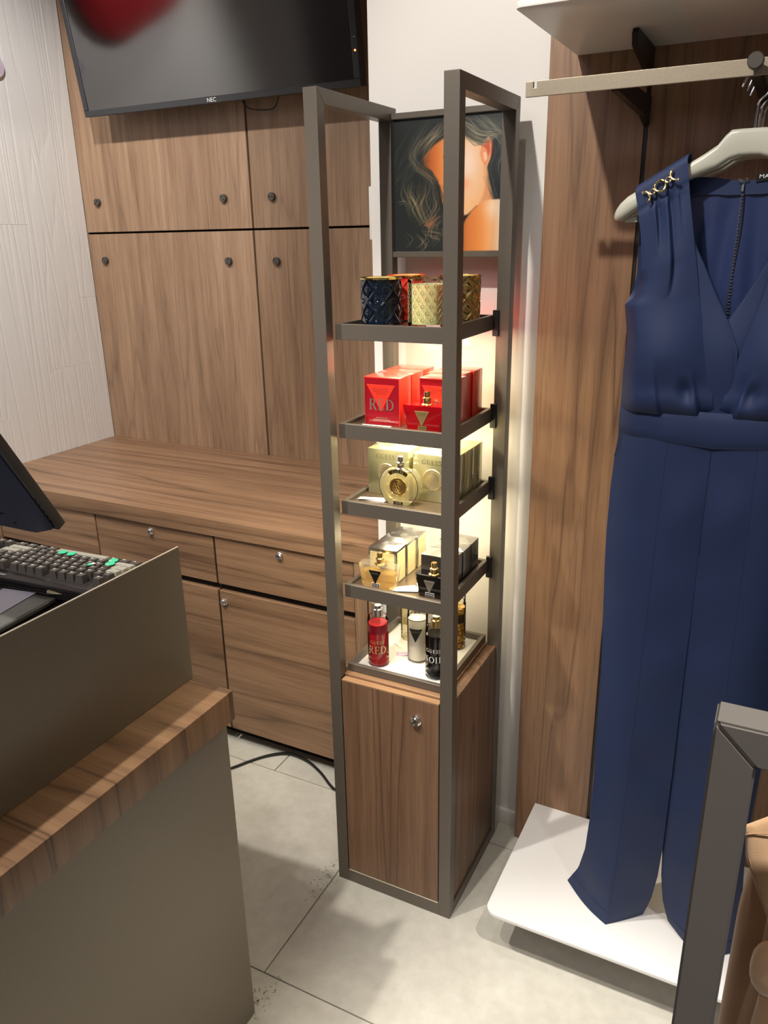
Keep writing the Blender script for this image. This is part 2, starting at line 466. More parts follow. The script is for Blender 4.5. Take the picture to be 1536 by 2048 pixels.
for x, z, r, p in ((-2.420, 1.698, .9, 2), (-1.824, 1.692, 2.2, 2), (-1.622, 1.690, 0, 3), (-2.418, 1.488, -1.1, 0), (-1.823, 1.484, 1.2, 0), (-1.618, 1.483, 2.2, 1)):
    fixing(x, z, r, pan[p])
# white wall / pillar
wp = struct(obj('wall_pillar', Box((XP, YP, 0), (3.1, 2.5, 3.0), 0.0), WHITEWALL))
bb = struct(obj('baseboard_back', Box((XP+0.003, YP-0.012, 0.0), (-0.46, YP, 0.045), 0.002), WHITEWALL))
obj('corner_guard', Box((-0.930, YP+0.012, 1.550), (XP, YP+0.05, 1.668), 0.002), WHITELAM, wp, label='short white plastic strip on the pillar corner')
# right wall cladding with the black slotted upright between the boards
wpn = [((-0.492, 0.0), (-0.3035, 3.0)), ((-0.2955, 0.0), (0.60, 3.0)), ((0.608, 0.0), (1.5, 3.0))]
for (x0, z0), (x1, z1) in wpn:
    obj('wood_panel', Box((x0, YR, z0+0.002), (x1, YR+0.020, z1), 0.0008, 1), W_RIGHT, wp, smooth=0)
obj('backing_board', Box((-0.488, YR+0.020, 0.002), (1.5, YP, 3.0)), DARKVOID, wp)
for x in (-0.2995, 0.604):
    obj('slotted_upright', Box((x-0.0035, YR+0.004, 0.05), (x+0.0035, YR+0.0195, 2.9)), BLACKM, wp)

# lamps: track spotlights and added fill panels (out of frame, they light the place)
def look(o, target):
    d = Vector(target)-Vector(o.location); o.rotation_euler = d.to_track_quat('-Z', 'Y').to_euler()
for i, (p, t, wt, cone, colr_) in enumerate(SPOTS):
    nm = ('above the till', 'above the customer side of the till', 'nearest the perfume tower', 'right of the camera', 'beside the left wall', 'turned towards the left wall', 'above the garment rack')[i]
    s = thing('track_spotlight', 'white ceiling track spotlight '+nm, 'spotlight', (p[0], p[1], p[2]), 'ceiling track spotlights')
    d = (Vector(t)-Vector(p)).normalized(); q = d.to_track_quat('Z', 'Y').to_matrix()
    bm = Lathe([(0.03, -0.16), (0.04, -0.15), (0.04, -0.005), (0.036, -0.005), (0.034, -0.05)], (0, 0, 0), 24, 'z', False)
    bmesh.ops.rotate(bm, verts=bm.verts, matrix=q, cent=(0, 0, 0)); bmesh.ops.translate(bm, verts=bm.verts, vec=p)
    obj('lamp_housing', bm, WHITELAM, s)
    obj('stem', Tube([Vector(p)-d*0.12, (p[0]-d.x*0.12, p[1]-d.y*0.12, 3.0)], 0.008, 8), WHITELAM, s)
    L = bpy.data.lights.new('spot', 'SPOT'); L.energy = wt; L.color = colr_; L.spot_size = math.radians(cone); L.spot_blend = 0.7
    L.shadow_soft_size = 0.028
    lo_ = bpy.data.objects.new('spot', L); COL.objects.link(lo_); lo_.parent = s
    lo_.rotation_euler = d.to_track_quat('-Z', 'Y').to_euler()
for i, (p, sz, wt) in enumerate(FILL_PANELS):
    c = thing('fill_panel', 'added fill light panel on the ceiling '+('over the left aisle', 'over the right aisle', 'just behind the camera')[i], 'light', p, 'added ceiling fill panels')
    obj('frame', Box((p[0]-sz/2-.02, p[1]-sz/2-.02, p[2]+0.005), (p[0]+sz/2+.02, p[1]+sz/2+.02, 3.0)), WHITELAM, c)
    L = bpy.data.lights.new('panel', 'AREA'); L.size = sz; L.energy = wt; L.color = (0.95, 0.91, 1.0)
    lo_ = bpy.data.objects.new('panel', L); COL.objects.link(lo_); lo_.parent = c
# red letters high on the left wall, seen only as a reflection in the screen
sg = thing('wall_sign', 'red raised wall sign high on the white board wall', 'sign', (XL, 1.72, 2.36))
pts = spline([(0.0, y_, z_) for y_, z_ in ((1.895, 2.66), (1.895, 2.42), (1.88, 2.30), (1.81, 2.255), (1.72, 2.265), (1.60, 2.295), (1.46, 2.33), (1.33, 2.40))], 40)
bm = Tube(pts, 0.085, 16)
for v in bm.verts: v.co.x = XL+0.026+v.co.x*0.3
obj('raised_letter', bm, mat('red_sign_paint', srgb(178, 4, 14), 0.9, Specular_IOR_Level=0.1), sg)

# ------------------------------------------------------------------ back counter
YC = 1.70
bc = thing('back_counter', 'long walnut counter with locked drawers along the back wall', 'counter', (-1.70, 2.0, 0))
bm = BM(); prism(bm, [(YC-0.008, 0.729), (YC-0.008, 0.781), (YB-0.001, 0.781), (YB-0.001, 0.729)], 0, XL+0.001, -0.9205, 0.0012)
obj('worktop', bm, W_HORI, bc, smooth=0)
obj('end_panel', Box((-0.972, YC-0.006, 0.0), (-0.9205, YB-0.002, 0.7285), 0.001, 1), W_VERT, bc, smooth=0)
obj('carcass', Box((XL+0.002, YC+0.02, 0.062), (-0.974, YB-0.003, 0.727)), DARKVOID, bc, smooth=0)
obj('plinth', Box((XL+0.002, YC+0.055, 0.0), (-0.974, YB-0.01, 0.062)), BLACKM, bc, smooth=0)
def lock(x, y, z, par, r=0.0095, slot=0.3):
    bm = Lathe([(0.0, 0.0), (r*1.15, 0.0), (r*1.15, 0.003), (r, 0.0045), (r, 0.009), (r*0.85, 0.011), (r*0.62, 0.011), (r*0.55, 0.0085), (0.0, 0.0085)], (x, y, z), 24, 'y', False)
    L_ = obj('lock', bm, CHROME, par)
    bm = Box((x-0.0011, y-0.0092, z-0.0045), (x+0.0011, y-0.0084, z+0.0045)); bmesh.ops.rotate(bm, verts=bm.verts, cent=(x, y, z), matrix=Matrix.Rotation(slot, 3, 'Y'))
    L_['label'] = 'chrome lock with a dark keyhole'
    bm2 = bm
    obj('keyhole', bm2, BLACK, par, smooth=0)
for i, (x0, x1, lx) in enumerate(((-2.407, -1.938, -2.172), (-1.932, -1.4555, -1.697), (-1.4485, -0.976, -1.216))):
    d = obj('drawer', Box((x0, YC, 0.573), (x1, YC+0.02, 0.7255), 0.001, 1), W_HORI, bc, smooth=0)
    lock(lx, YC, 0.704, d, slot=0.4*i)
    dz = obj('door', Box((x0+0.004*(i == 0), YC, 0.058), (x1, YC+0.02, 0.550), 0.001, 1), W_HORI, bc, smooth=0)
    lock(x0+0.017, YC, 0.515, dz)
obj('filler_strip', Box((XL+0.002, YC, 0.058), (-2.413, YC+0.02, 0.7255)), W_HORI, bc, smooth=0)
obj('rear_stop', Box((-2.40, YC+0.014, 0.5525), (-0.976, YC+0.021, 0.571)), DARKVOID, bc, smooth=0)

# ------------------------------------------------------------------ wall screen
tv = thing('wall_television', 'large black flat television tilted forward high on the walnut wall', 'television', (-1.764, 2.25, 1.969))
TX0, TX1, TZ0 = -2.315, -1.2125, 1.969; TH = 0.64
def tilt(bm):
    bmesh.ops.rotate(bm, verts=bm.verts, cent=(0, 2.25, TZ0), matrix=Matrix.Rotation(math.radians(8.0), 3, 'X')); return bm
SCREEN = mat('screen_glass', srgb(7, 7, 9), 0.16, 0.0, Specular_IOR_Level=0.6, Coat_Weight=1.0, Coat_Roughness=0.12, Coat_IOR=2.1)
BEZ = mat('screen_bezel', srgb(46, 47, 50), 0.35)
bm = BM()
bw = 0.020
for lo, hi in (((TX0, 2.25, TZ0), (TX1, 2.29, TZ0+bw)), ((TX0, 2.25, TZ0+TH-bw), (TX1, 2.29, TZ0+TH)),
               ((TX0, 2.25, TZ0+bw), (TX0+bw, 2.29, TZ0+TH-bw)), ((TX1-bw, 2.25, TZ0+bw), (TX1, 2.29, TZ0+TH-bw))):
    box(bm, lo, hi, 0.002, 1)
obj('bezel', tilt(bm), BEZ, tv)
obj('screen', tilt(Box((TX0+bw, 2.2535, TZ0+bw), (TX1-bw, 2.28, TZ0+TH-bw))), SCREEN, tv, smooth=0)
obj('rear_housing', tilt(Box((TX0+0.12, 2.2905, TZ0+0.10), (TX1-0.12, 2.325, TZ0+TH-0.1), 0.01)), BLACK, tv)
obj('wall_bracket', Box((-1.95, 2.29, 2.20), (-1.58, YB, 2.42)), BLACKM, tv, smooth=0)
bm = sans('NEC', 0.017, lambda u, v, e: (-1.755+u*1.12, 2.2498, TZ0+0.0095+v))
obj('logo', tilt(bm), mat('logo_white', srgb(225, 225, 225), 0.5), tv, smooth=0)
bm = Lathe([(0.0, 0), (0.0028, 0), (0.0028, 0.0012), (0, 0.0016)], (TX1-0.009, 2.25, TZ0+0.092), 12, 'y', False)
LEDR = mat('standby_led', srgb(255, 60, 20), 0.4); LEDR.node_tree.nodes['Principled BSDF'].inputs['Emission Color'].default_value = (1, 0.12, 0.03, 1); LEDR.node_tree.nodes['Principled BSDF'].inputs['Emission Strength'].default_value = 6
obj('standby_light', tilt(bm), LEDR, tv, label='small glowing orange standby light')
bm = Lathe([(0.0, 0), (0.0015, 0), (0.0015, 0.0008), (0, 0.001)], (TX1-0.009, 2.25, TZ0+0.125), 10, 'y', False)
obj('sensor', tilt(bm), mat('logo_white', srgb(225, 225, 225), 0.5), tv)
tvc = obj('signal_cable', Tube(spline([(-1.68, 2.30, 1.99), (-1.66, 2.31, 1.955), (-1.60, 2.315, 1.945), (-1.56, 2.315, 1.95), (-1.535, 2.31, 1.985)], 20), 0.0022, 6), BLACK, tv)
# pale round sensor on the left wall
so = obj('alarm_sensor', Lathe([(0.0, 0.0), (0.036, 0.0), (0.038, 0.006), (0.034, 0.014), (0.0, 0.018)], (XL, 2.052, 2.117), 28, 'x', False), mat('pale_lilac_plastic', srgb(205, 190, 205), 0.5), None, (XL, 2.064, 2.117))
tag(so, 'small pale round sensor on the white board wall', 'sensor')

# ------------------------------------------------------------------ perfume tower
TX_0, TX_1, TY0, TY1, TZ = -0.8525, -0.5455, 1.358, 1.684, 1.815
PW, PD = 0.029, 0.027
tw = thing('perfume_tower', 'tall bronze metal display tower with walnut base and lit shelves', 'display stand', (-0.699, 1.521, 0))
def mitre_frame(x0, x1):
    """front post, top rail, rear post, bottom rail of one side frame: mitred bars, one mesh each"""
    h = PD
    Y = (TY0, TY1); Z = (0.0, TZ)
    o = [(Y[0], Z[0]), (Y[1], Z[0]), (Y[1], Z[1]), (Y[0], Z[1])]
    i_ = [(Y[0]+h, Z[0]+h), (Y[1]-h, Z[0]+h), (Y[1]-h, Z[1]-h), (Y[0]+h, Z[1]-h)]
    for nm, (a, b) in (('bottom_rail', (0, 1)), ('rear_post', (1, 2)), ('top_rail', (2, 3)), ('front_post', (3, 0))):
        bm = BM(); prism(bm, [o[a], o[b], i_[b], i_[a]], 0, x0, x1, 0.0009)
        obj(nm, bm, BRONZE, tw, smooth=0)
mitre_frame(TX_0, TX_0+PW); mitre_frame(TX_1-PW, TX_1)
ix0, ix1 = TX_0+PW, TX_1-PW
obj('front_sill', Box((ix0, TY0, 0.0), (ix1, TY0+0.028, 0.036), 0.0008, 1), BRONZE, tw, smooth=0)
obj('rear_sill', Box((ix0, TY1-0.028, 0.0), (ix1, TY1, 0.036), 0.0008, 1), BRONZE, tw, smooth=0)
# case
obj('case_body', Box((ix0+0.0005, TY0+0.0205, 0.036), (ix1-0.0005, TY1-0.027, 0.592)), W_TOWR, tw, smooth=0)
for s, (xa, xb) in enumerate(((ix0-0.022, ix0+0.0003), (ix1-0.0003, ix1+0.024))):
    obj('side_panel', Box((xa, TY0+PD+0.001, PD+0.001), (xb, TY1-PD-0.001, 0.592), 0.0008, 1), W_TOWR, tw, smooth=0)
dr = obj('door', Box((ix0+0.003, TY0-0.001, 0.040), (ix1-0.002, TY0+0.018, 0.590), 0.0008, 1), W_TOWR, tw, smooth=0)
lock(-0.631, TY0-0.001, 0.537, dr, 0.0115, 0.9)
obj('case_top', Box((ix0+0.0005, TY0+0.0185, 0.5925), (ix1-0.0005, TY1-0.027, 0.5985), 0.0008, 1), W_TOPLIT, tw, smooth=0)
obj('door_edge', Box((ix0+0.003, TY0-0.001, 0.5903), (ix1-0.002, TY0+0.018, 0.5922)), W_TOPLIT, tw, smooth=0)
obj('sill_strip', Box((ix0+0.003, TY0-0.0005, 0.0362), (ix1-0.002, TY0+0.012, 0.0395)), mat('pale_edging', srgb(232, 222, 196), 0.5), tw, smooth=0)
# tray on the case and four hanging shelves
SX0, SX1, SY0, SY1 = -0.822, -0.578, 1.390, 1.657
BWD = 0.010
SHELF = mat('smoked_glass_shelf', srgb(96, 82, 66), 0.10, 0.0, Coat_Weight=0.6)
def frame_bars(root, zt, h, nm='frame_bar'):
    for a, b in (((SX0, SY0), (SX1, SY0+BWD)), ((SX0, SY1-BWD), (SX1, SY1)), ((SX0, SY0+BWD), (SX0+BWD, SY1-BWD)), ((SX1-BWD, SY0+BWD), (SX1, SY1-BWD))):
        obj(nm, Box((a[0], a[1], zt-h), (b[0], b[1], zt), 0.0006, 1), BRONZE, root, smooth=0)
ty = thing('display_tray', 'shallow bronze rimmed tray with white liner on the tower base', 'tray', (-0.70, 1.523, 0.599))
frame_bars(ty, 0.618, 0.0185, 'rim')
obj('liner', Box((SX0+BWD, SY0+BWD, 0.5995), (SX1-BWD, SY1-BWD, 0.602)), WHITELAM, ty, smooth=0)
LEDM = mat('led_strip_glow', (1, 0.9, 0.7, 1), 0.5)
bs = LEDM.node_tree.nodes['Principled BSDF']; bs.inputs['Emission Color'].default_value = (1, 0.86, 0.58, 1); bs.inputs['Emission Strength'].default_value = 9.0
SZ = [1.393, 1.189, 1.019, 0.820]
for k, z in enumerate(SZ):
    s = obj('shelf', Box((SX0+BWD, SY0+BWD, z-0.017), (SX1-BWD, SY1-BWD, z-0.008)), SHELF, tw, smooth=0)
    frame_bars(s, z, 0.031)
    for xx in (SX1, SX0):
        sg_ = 1 if xx == SX1 else -1
        obj('shelf_clip', Box((xx-0.003, SY1-0.006, z-0.045), (xx+0.011, SY1+0.0005, z+0.010), 0.001, 1) if sg_ > 0 else Box((xx-0.001, SY1-0.006, z-0.045), (xx+0.003, SY1+0.0005, z+0.010), 0.001, 1), BLACK, s)
    for lo, hi in (((SX0+0.014, SY0+0.014, z-0.0225), (SX0+0.022, SY1-0.02, z-0.0175)), ((SX1-0.022, SY0+0.014, z-0.0225), (SX1-0.014, SY1-0.02, z-0.0175))):
        obj('led_strip', Box(lo, hi), LEDM, s, smooth=0, label='glowing warm white light strip')
    for xx in (SX0+0.075, SX1-0.075):
        L = bpy.data.lights.new('led', 'AREA'); L.shape = 'RECTANGLE'; L.size = 0.02; L.size_y = 0.20; L.energy = LED_W*(1.0 if k < 3 else 0.3); L.color = LED_COL  # lowest shelf's strips and dimmer lamps are added, to brighten the tray
        lo_ = bpy.data.objects.new('led', L); COL.objects.link(lo_); lo_.parent = s
        lo_.location = Vector((xx, 1.523, z-0.024))-Vector(tw.location)
# poster between the rear posts
PY = 1.664
ps = obj('poster', Box((ix0, PY+0.003, 1.5245), (ix1, PY+0.009, 1.7905)), BLACK, tw, smooth=0, label='framed portrait of a dark-haired woman')
obj('lower_bar', Box((ix0, PY-0.004, 1.512), (ix1, PY+0.012, 1.524), 0.0008, 1), BRONZE, ps, smooth=0)
obj('upper_bar', Box((ix0, PY-0.004, 1.791), (ix1, PY+0.012, 1.803), 0.0008, 1), BRONZE, ps, smooth=0)
obj('side_shadow_gap', Box((ix0, PY+0.0005, 1.5245), (ix0+0.004, PY+0.0028, 1.7905)), BLACK, ps, smooth=0)

def paint_portrait(W, H):
    """printed portrait as a colour array; u to the right, v downwards, both 0..1"""
    rng = np.random.default_rng(5)
    u, v = np.meshgrid((np.arange(W)+.5)/W, (np.arange(H)+.5)/H)
    A = np.array
    img = np.zeros((H, W, 3)); img[:] = A([34, 41, 42])
    bgn = np.clip(1-((u-1.0)**2/0.25+(v-0.05)**2/0.06), 0, 1)[..., None]
    img = img*(1-bgn)+A([78, 86, 86])*bgn
    def poly(pts, col, soft=0.012):
        nonlocal img
        d = np.full(u.shape, 1e9); inside = np.zeros(u.shape, bool); n = len(pts)
        for i in range(n):
            (x0, y0), (x1, y1) = pts[i], pts[(i+1) % n]
            dx, dy = x1-x0, y1-y0
            t = np.clip(((u-x0)*dx+(v-y0)*dy)/(dx*dx+dy*dy+1e-12), 0, 1)
            d = np.minimum(d, np.hypot(u-x0-t*dx, v-y0-t*dy))
            c = ((y0 > v) != (y1 > v)) & (u < (x1-x0)*(v-y0)/((y1-y0) if abs(y1-y0) > 1e-9 else 1e-9)+x0)
            inside ^= c
        sd = np.where(inside, d, -d); a = np.clip(sd/soft+0.5, 0, 1)[..., None]
        img = img*(1-a)+(col if isinstance(col, np.ndarray) and col.ndim == 3 else A(col))*a
    def skin(stops):
        out = np.zeros((H, W, 3)); t = u
        xs = [s[0] for s in stops]
        for k in range(3): out[..., k] = np.interp(t, xs, [s[1][k] for s in stops])
        return out
    g = lambda cx, cy, rx, ry: np.exp(-((u-cx)**2/rx**2+(v-cy)**2/ry**2))[..., None]
    # face
    face = skin([(.28, (120, 66, 34)), (.36, (186, 98, 46)), (.44, (216, 128, 66)), (.56, (232, 168, 112)), (.70, (236, 190, 146)), (.84, (232, 176, 126)), (.92, (190, 120, 74))])
    face = face*(1-.55*g(.70, .34, .10, .16))+A([238, 222, 216])*.55*g(.70, .34, .10, .16)
    face = face*(1-.5*g(.67, .49, .06, .05))+A([236, 140, 96])*.5*g(.67, .49, .06, .05)
    face = face*(1-.35*g(.74, .66, .14, .08))+A([236, 168, 104])*.35*g(.74, .66, .14, .08)
    poly([(.27, .27), (.34, .17), (.46, .10), (.60, .08), (.74, .13), (.82, .22), (.87, .36), (.88, .46), (.93, .60), (.90, .66), (.78, .66), (.70, .72), (.62, .74), (.50, .70), (.44, .58), (.42, .46), (.36, .38), (.29, .34)], face, .02)
    # features of the half hidden face: brow, closed eyes, nose, mouth
    poly([(.47, .275), (.52, .262), (.56, .275), (.56, .285), (.52, .274), (.47, .287)], (70, 42, 30), .01)
    poly([(.47, .345), (.52, .357), (.56, .348), (.52, .366)], (46, 28, 24), .008)
    poly([(.52, .555), (.575, .54), (.650, .55), (.58, .565)], (176, 74, 62), .01)
    poly([(.52, .557), (.58, .566), (.650, .553), (.59, .595)], (196, 92, 78), .01)
    poly([(.645, .535), (.665, .53), (.66, .552)], (190, 100, 70), .01)
    # dark between chin and shoulder
    poly([(.60, .74), (.70, .725), (.74, .70), (.69, .76), (.64, .83), (.60, .86)], (32, 30, 36), .015)
    # jaw line, neck
    poly([(.86, .36), (.905, .55), (.86, .62), (.80, .655), (.84, .58), (.87, .48)], (214, 146, 98), .03)
    # shoulder
    sh = skin([(.62, (150, 82, 48)), (.70, (206, 118, 56)), (.82, (226, 140, 72)), (.93, (236, 176, 122)), (1.0, (240, 210, 176))])
    sh = sh*(1-.6*g(.95, .67, .10, .08))+A([240, 224, 206])*.6*g(.95, .67, .10, .08)
    poly([(.60, 1.02), (.63, .86), (.68, .76), (.74, .69), (.82, .635), (.90, .612), (.98, .612), (1.02, .62), (1.02, 1.02)], sh, .012)
    # ear
    poly([(.80, .27), (.83, .19), (.875, .155), (.905, .18), (.912, .24), (.90, .32), (.865, .375), (.845, .36), (.82, .33)], (226, 150, 106), .012)
    poly([(.82, .22), (.86, .175), (.89, .19), (.89, .26), (.87, .30), (.86, .25), (.84, .23)], (196, 92, 62), .012)
    poly([(.83, .27), (.86, .265), (.87, .31), (.85, .34), (.84, .31)], (240, 190, 150), .01)
    poly([(.90, .17), (.915, .22), (.905, .30), (.895, .30), (.902, .22), (.89, .17)], (214, 76, 58), .008)
    # hair masses
    poly([(-.02, .04), (.15, .02), (.36, -.02), (1.02, -.02), (1.02, .12), (.96, .20), (.93, .36), (.95, .52), (.98, .60), (.955, .60), (.90, .46), (.875, .38), (.91, .28), (.91, .18), (.87, .15), (.80, .21), (.72, .17), (.62, .12), (.50, .13), (.38, .19), (.29, .26), (.27, .33), (.36, .40), (.44, .50), (.46, .66), (.50, .70), (.55, .72), (.50, .80), (.52, 1.02), (-.02, 1.02)], (38, 42, 41), .02)
    tgrey = np.clip(1-np.abs(v-.08)/.13, 0, 1)*np.clip((u-.60)/.15, 0, 1)*np.clip((.24-v)/.06, 0, 1)
    img = img*(1-.45*tgrey[..., None])+A([112, 112, 102])*.45*tgrey[..., None]
    # strands
    def strand(p, col, wd, al, n=90):
        q = np.array([tuple(x) for x in spline([(a, b, 0) for a, b in p], n)])
        for k, (x, y, _) in enumerate(q):
            ta = al*math.sin(math.pi*min(1, (k+3)/(n+4)))
            X, Y = x*W, y*H; r = wd
            x0, x1, y0, y1 = int(max(0, X-r-1)), int(min(W, X+r+2)), int(max(0, Y-r-1)), int(min(H, Y+r+2))
            if x0 >= x1 or y0 >= y1: continue
            yy, xx = np.mgrid[y0:y1, x0:x1]
            m_ = np.clip(1-np.hypot(xx+.5-X, yy+.5-Y)/r, 0, 1)[..., None]*ta
            img[y0:y1, x0:x1] = img[y0:y1, x0:x1]*(1-m_)+A(col)*m_
    guides = [
        ([(.34, .02), (.24, .12), (.18, .24), (.20, .33), (.30, .40), (.37, .45), (.40, .54)], (150, 138, 112), 26, .03),
        ([(.40, .10), (.32, .15), (.26, .22), (.22, .28)], (140, 126, 98), 20, .04),
        ([(.46, .04), (.40, .10), (.34, .15), (.28, .21)], (168, 152, 122), 20, .03),
        ([(.16, .46), (.13, .52), (.16, .58), (.19, .63), (.22, .70), (.28, .76)], (164, 148, 112), 26, .045),
        ([(.28, .46), (.27, .56), (.24, .64), (.27, .72), (.30, .78)], (150, 130, 96), 20, .045),
        ([(.38, .46), (.38, .56), (.40, .64), (.37, .70), (.30, .76), (.22, .78)], (156, 138, 104), 18, .035),
        ([(.22, .30), (.14, .36), (.08, .44), (.02, .48)], (84, 84, 76), 16, .05),
        ([(.20, .10), (.12, .22), (.06, .30), (.03, .42)], (72, 74, 70), 18, .06),
        ([(.44, .74), (.36, .80), (.34, .86), (.42, .88), (.36, .94)], (132, 116, 88), 20, .05),
        ([(.20, .86), (.26, .92), (.20, .97)], (110, 104, 90), 14, .06),
        ([(.42, .72), (.36, .76), (.32, .80), (.40, .78)], (196, 128, 86), 14, .025),
        ([(.62, .02), (.70, .06), (.78, .13), (.88, .15), (.94, .14)], (170, 162, 136), 26, .045),
        ([(.66, .10), (.74, .15), (.82, .18), (.90, .16)], (142, 134, 108), 22, .03),
        ([(.76, .02), (.86, .06), (.94, .14), (.99, .18)], (140, 138, 122), 18, .04),
        ([(.94, .18), (.96, .28), (.93, .38), (.96, .50)], (110, 112, 104), 14, .03),
        ([(.88, .44), (.92, .54), (.95, .60)], (92, 92, 88), 10, .02),
        ([(.30, .30), (.28, .36), (.34, .42), (.41, .47)], (120, 92, 62), 10, .02),
        ([(.10, .60), (.02, .61)], (96, 96, 88), 4, .02),
        ([(.40, .48), (.44, .56), (.46, .66), (.50, .71)], (44, 40, 38), 20, .02),
    ]
    for p, col, n, sp in guides:
        for _ in range(n):
            dx, dy = rng.normal(0, sp), rng.normal(0, sp*.5); f = rng.uniform(.55, 1.15)
            c = A(col)*f
            strand([(x+dx+rng.normal(0, .006), y+dy+rng.normal(0, .006)) for x, y in p], np.clip(c, 0, 255), rng.uniform(.8, 1.5), rng.uniform(.12, .5), 70)
    return np.clip(img, 0, 255)
PWN, PHN = 180, 220
img = paint_portrait(PWN, PHN)
px0, px1, pz0, pz1 = ix0+0.004, ix1, 1.5245, 1.786
vx = np.linspace(px0, px1, PWN+1); vz = np.linspace(pz1, pz0, PHN+1)
co = np.stack(np.broadcast_arrays(vx[None, :], np.full((1, 1), PY+0.0015), vz[:, None]), -1).reshape(-1, 3)
co = co-np.array(tw.location)
idx = np.arange((PHN+1)*(PWN+1)).reshape(PHN+1, PWN+1)
faces = np.stack([idx[1:, :-1], idx[1:, 1:], idx[:-1, 1:], idx[:-1, :-1]], -1).reshape(-1, 4)
me = bpy.data.meshes.new('portrait_print')
me.vertices.add(len(co)); me.vertices.foreach_set('co', co.astype(np.float32).ravel())
me.loops.add(faces.size); me.loops.foreach_set('vertex_index', faces.astype(np.int32).ravel())
me.polygons.add(len(faces)); me.polygons.foreach_set('loop_start', np.arange(0, faces.size, 4, dtype=np.int32)); me.update(calc_edges=True)
ca = me.color_attributes.new('print', 'FLOAT_COLOR', 'CORNER')
lin = np.where(img/255 <= .04045, img/255/12.92, ((img/255+.055)/1.055)**2.4)
colr = np.concatenate([np.repeat(lin.reshape(-1, 3), 4, axis=0), np.ones((faces.size, 1))], 1).astype(np.float32)
ca.data.foreach_set('color', colr.ravel())
PRINT = mat('glossy_print', (1, 1, 1, 1), 0.35)
g = N(PRINT); a_ = g.n('ShaderNodeVertexColor'); a_.layer_name = 'print'; g.l(a_.outputs[0], g.b.inputs['Base Color'])
o = link('portrait_print', me, PRINT, ps); o['label'] = 'printed portrait, long dark hair, face and bare shoulder'
# ------------------------------------------------------------------ goods on the tower
ZS = [z-0.008 for z in SZ]; ZT = 0.602
# --- candles
def embossed(x, y, z, R, H, seg=150, rows=80):
    """glass tumbler with a diamond quilt of raised ridges and a rosette in every diamond"""
    P = []
    nd = 7; vz_ = 4.0
    for i in range(rows+1):
        t = i/rows; row = []
        for k in range(seg+1):
            a = 2*math.pi*k/seg
            s1 = (k/seg*nd+t*vz_*0.5*1.0) % 1.0; s2 = (k/seg*nd-t*vz_*0.5*1.0) % 1.0
            d1, d2 = min(s1, 1-s1), min(s2, 1-s2)
            ridge = max(math.exp(-(d1/0.06)**2), math.exp(-(d2/0.06)**2))
            c = (d1-0.5)**2+(d2-0.5)**2          # 0 in the diamond centre
            ro = math.exp(-(c/0.045)**3)
            pet = ro*(0.5+0.5*math.cos(6*math.atan2(s2-0.5+1e-6, s1-0.5))*min(1, c/0.008))*(0.6+0.4*math.cos(44*math.sqrt(c)))
            env = min(1, t*9)*min(1, (1-t)*9)
            r = R*(0.985-0.02*(1-t))+env*(0.0026*ridge+0.0034*pet-0.0022)
            row.append((x+r*math.cos(a), y+r*math.sin(a), z+0.002+t*(H-0.002)))
        P.append(row)
    bm = BM(); grid(bm, P)
    bmesh.ops.remove_doubles(bm, verts=bm.verts, dist=1e-6)
    es = [e for e in bm.edges if e.is_boundary and e.verts[0].co.z < z+0.01]
    bmesh.ops.contextual_create(bm, geom=es)
    bmesh.ops.recalc_face_normals(bm, faces=bm.faces)
    return bm
def candle(label, x, y, R, H, m, rim=None):
    t = thing('jar_candle', label, 'candle', (x, y, ZS[0]), 'candles on the topmost tower shelf')
    obj('glass_jar', embossed(x, y, ZS[0]+0.0005, R, H), m, t, smooth=50)
    obj('rim', Lathe([(R-0.0025, H-0.003), (R+0.0006, H-0.003), (R+0.0008, H), (R-0.0028, H), (R-0.0025, H-0.003)], (x, y, ZS[0]), 48, 'z', False), rim or GOLD, t)
    obj('wax', Lathe([(0, H-0.012), (R-0.0035, H-0.012), (R-0.0035, H-0.014), (0, H-0.014)], (x, y, ZS[0]), 40, 'z', False), mat('wax', srgb(236, 226, 196), 0.5), t)
    obj('wick', Tube([(x, y, ZS[0]+H-0.012), (x+0.001, y, ZS[0]+H-0.004)], 0.0009, 6), mat('wick', srgb(230, 225, 210), 0.8), t)
    return t
BLUEGL = mat('midnight_blue_glass', srgb(8, 26, 44), 0.03, 0.45, Coat_Weight=1.0)
CORAL = mat('coral_red_glass', srgb(226, 62, 48), 0.12, 0.0, Coat_Weight=0.7)
GOLDGL = mat('mirror_gold_glass', (0.72, 0.52, 0.20, 1), 0.10, 1.0)
candle('dark blue embossed glass jar candle at the left of the top shelf', -0.767, 1.489, 0.0435, 0.093, BLUEGL)
candle('coral red embossed glass jar candle between blue and monogram jars', -0.757, 1.592, 0.0435, 0.093, CORAL)
candle('mirror gold embossed glass jar candle at the right of the top shelf', -0.632, 1.590, 0.0435, 0.093, GOLDGL)
cx, cy, R, H = -0.648, 1.470, 0.044, 0.092
t = thing('jar_candle', 'clear glass jar candle with cream wax and gold G monograms', 'candle', (cx, cy, ZS[0]), 'candles on the topmost tower shelf')
obj('wax', Lathe([(0, 0.007), (R-0.003, 0.007), (R-0.0028, 0.010), (R-0.0028, H-0.010), (0, H-0.010)], (cx, cy, ZS[0]), 48, 'z', False), mat('cream_wax', srgb(252, 236, 178), 0.4, 0.0, Coat_Weight=0.5, Subsurface_Weight=0.7, Subsurface_Scale=0.03), t)
obj('glass_jar', Lathe([(0, 0.0004), (R, 0.0004), (R, H), (R-0.002, H), (R-0.002, 0.0065), (0, 0.0065)], (cx, cy, ZS[0]), 48, 'z', False), CLEAR, t)
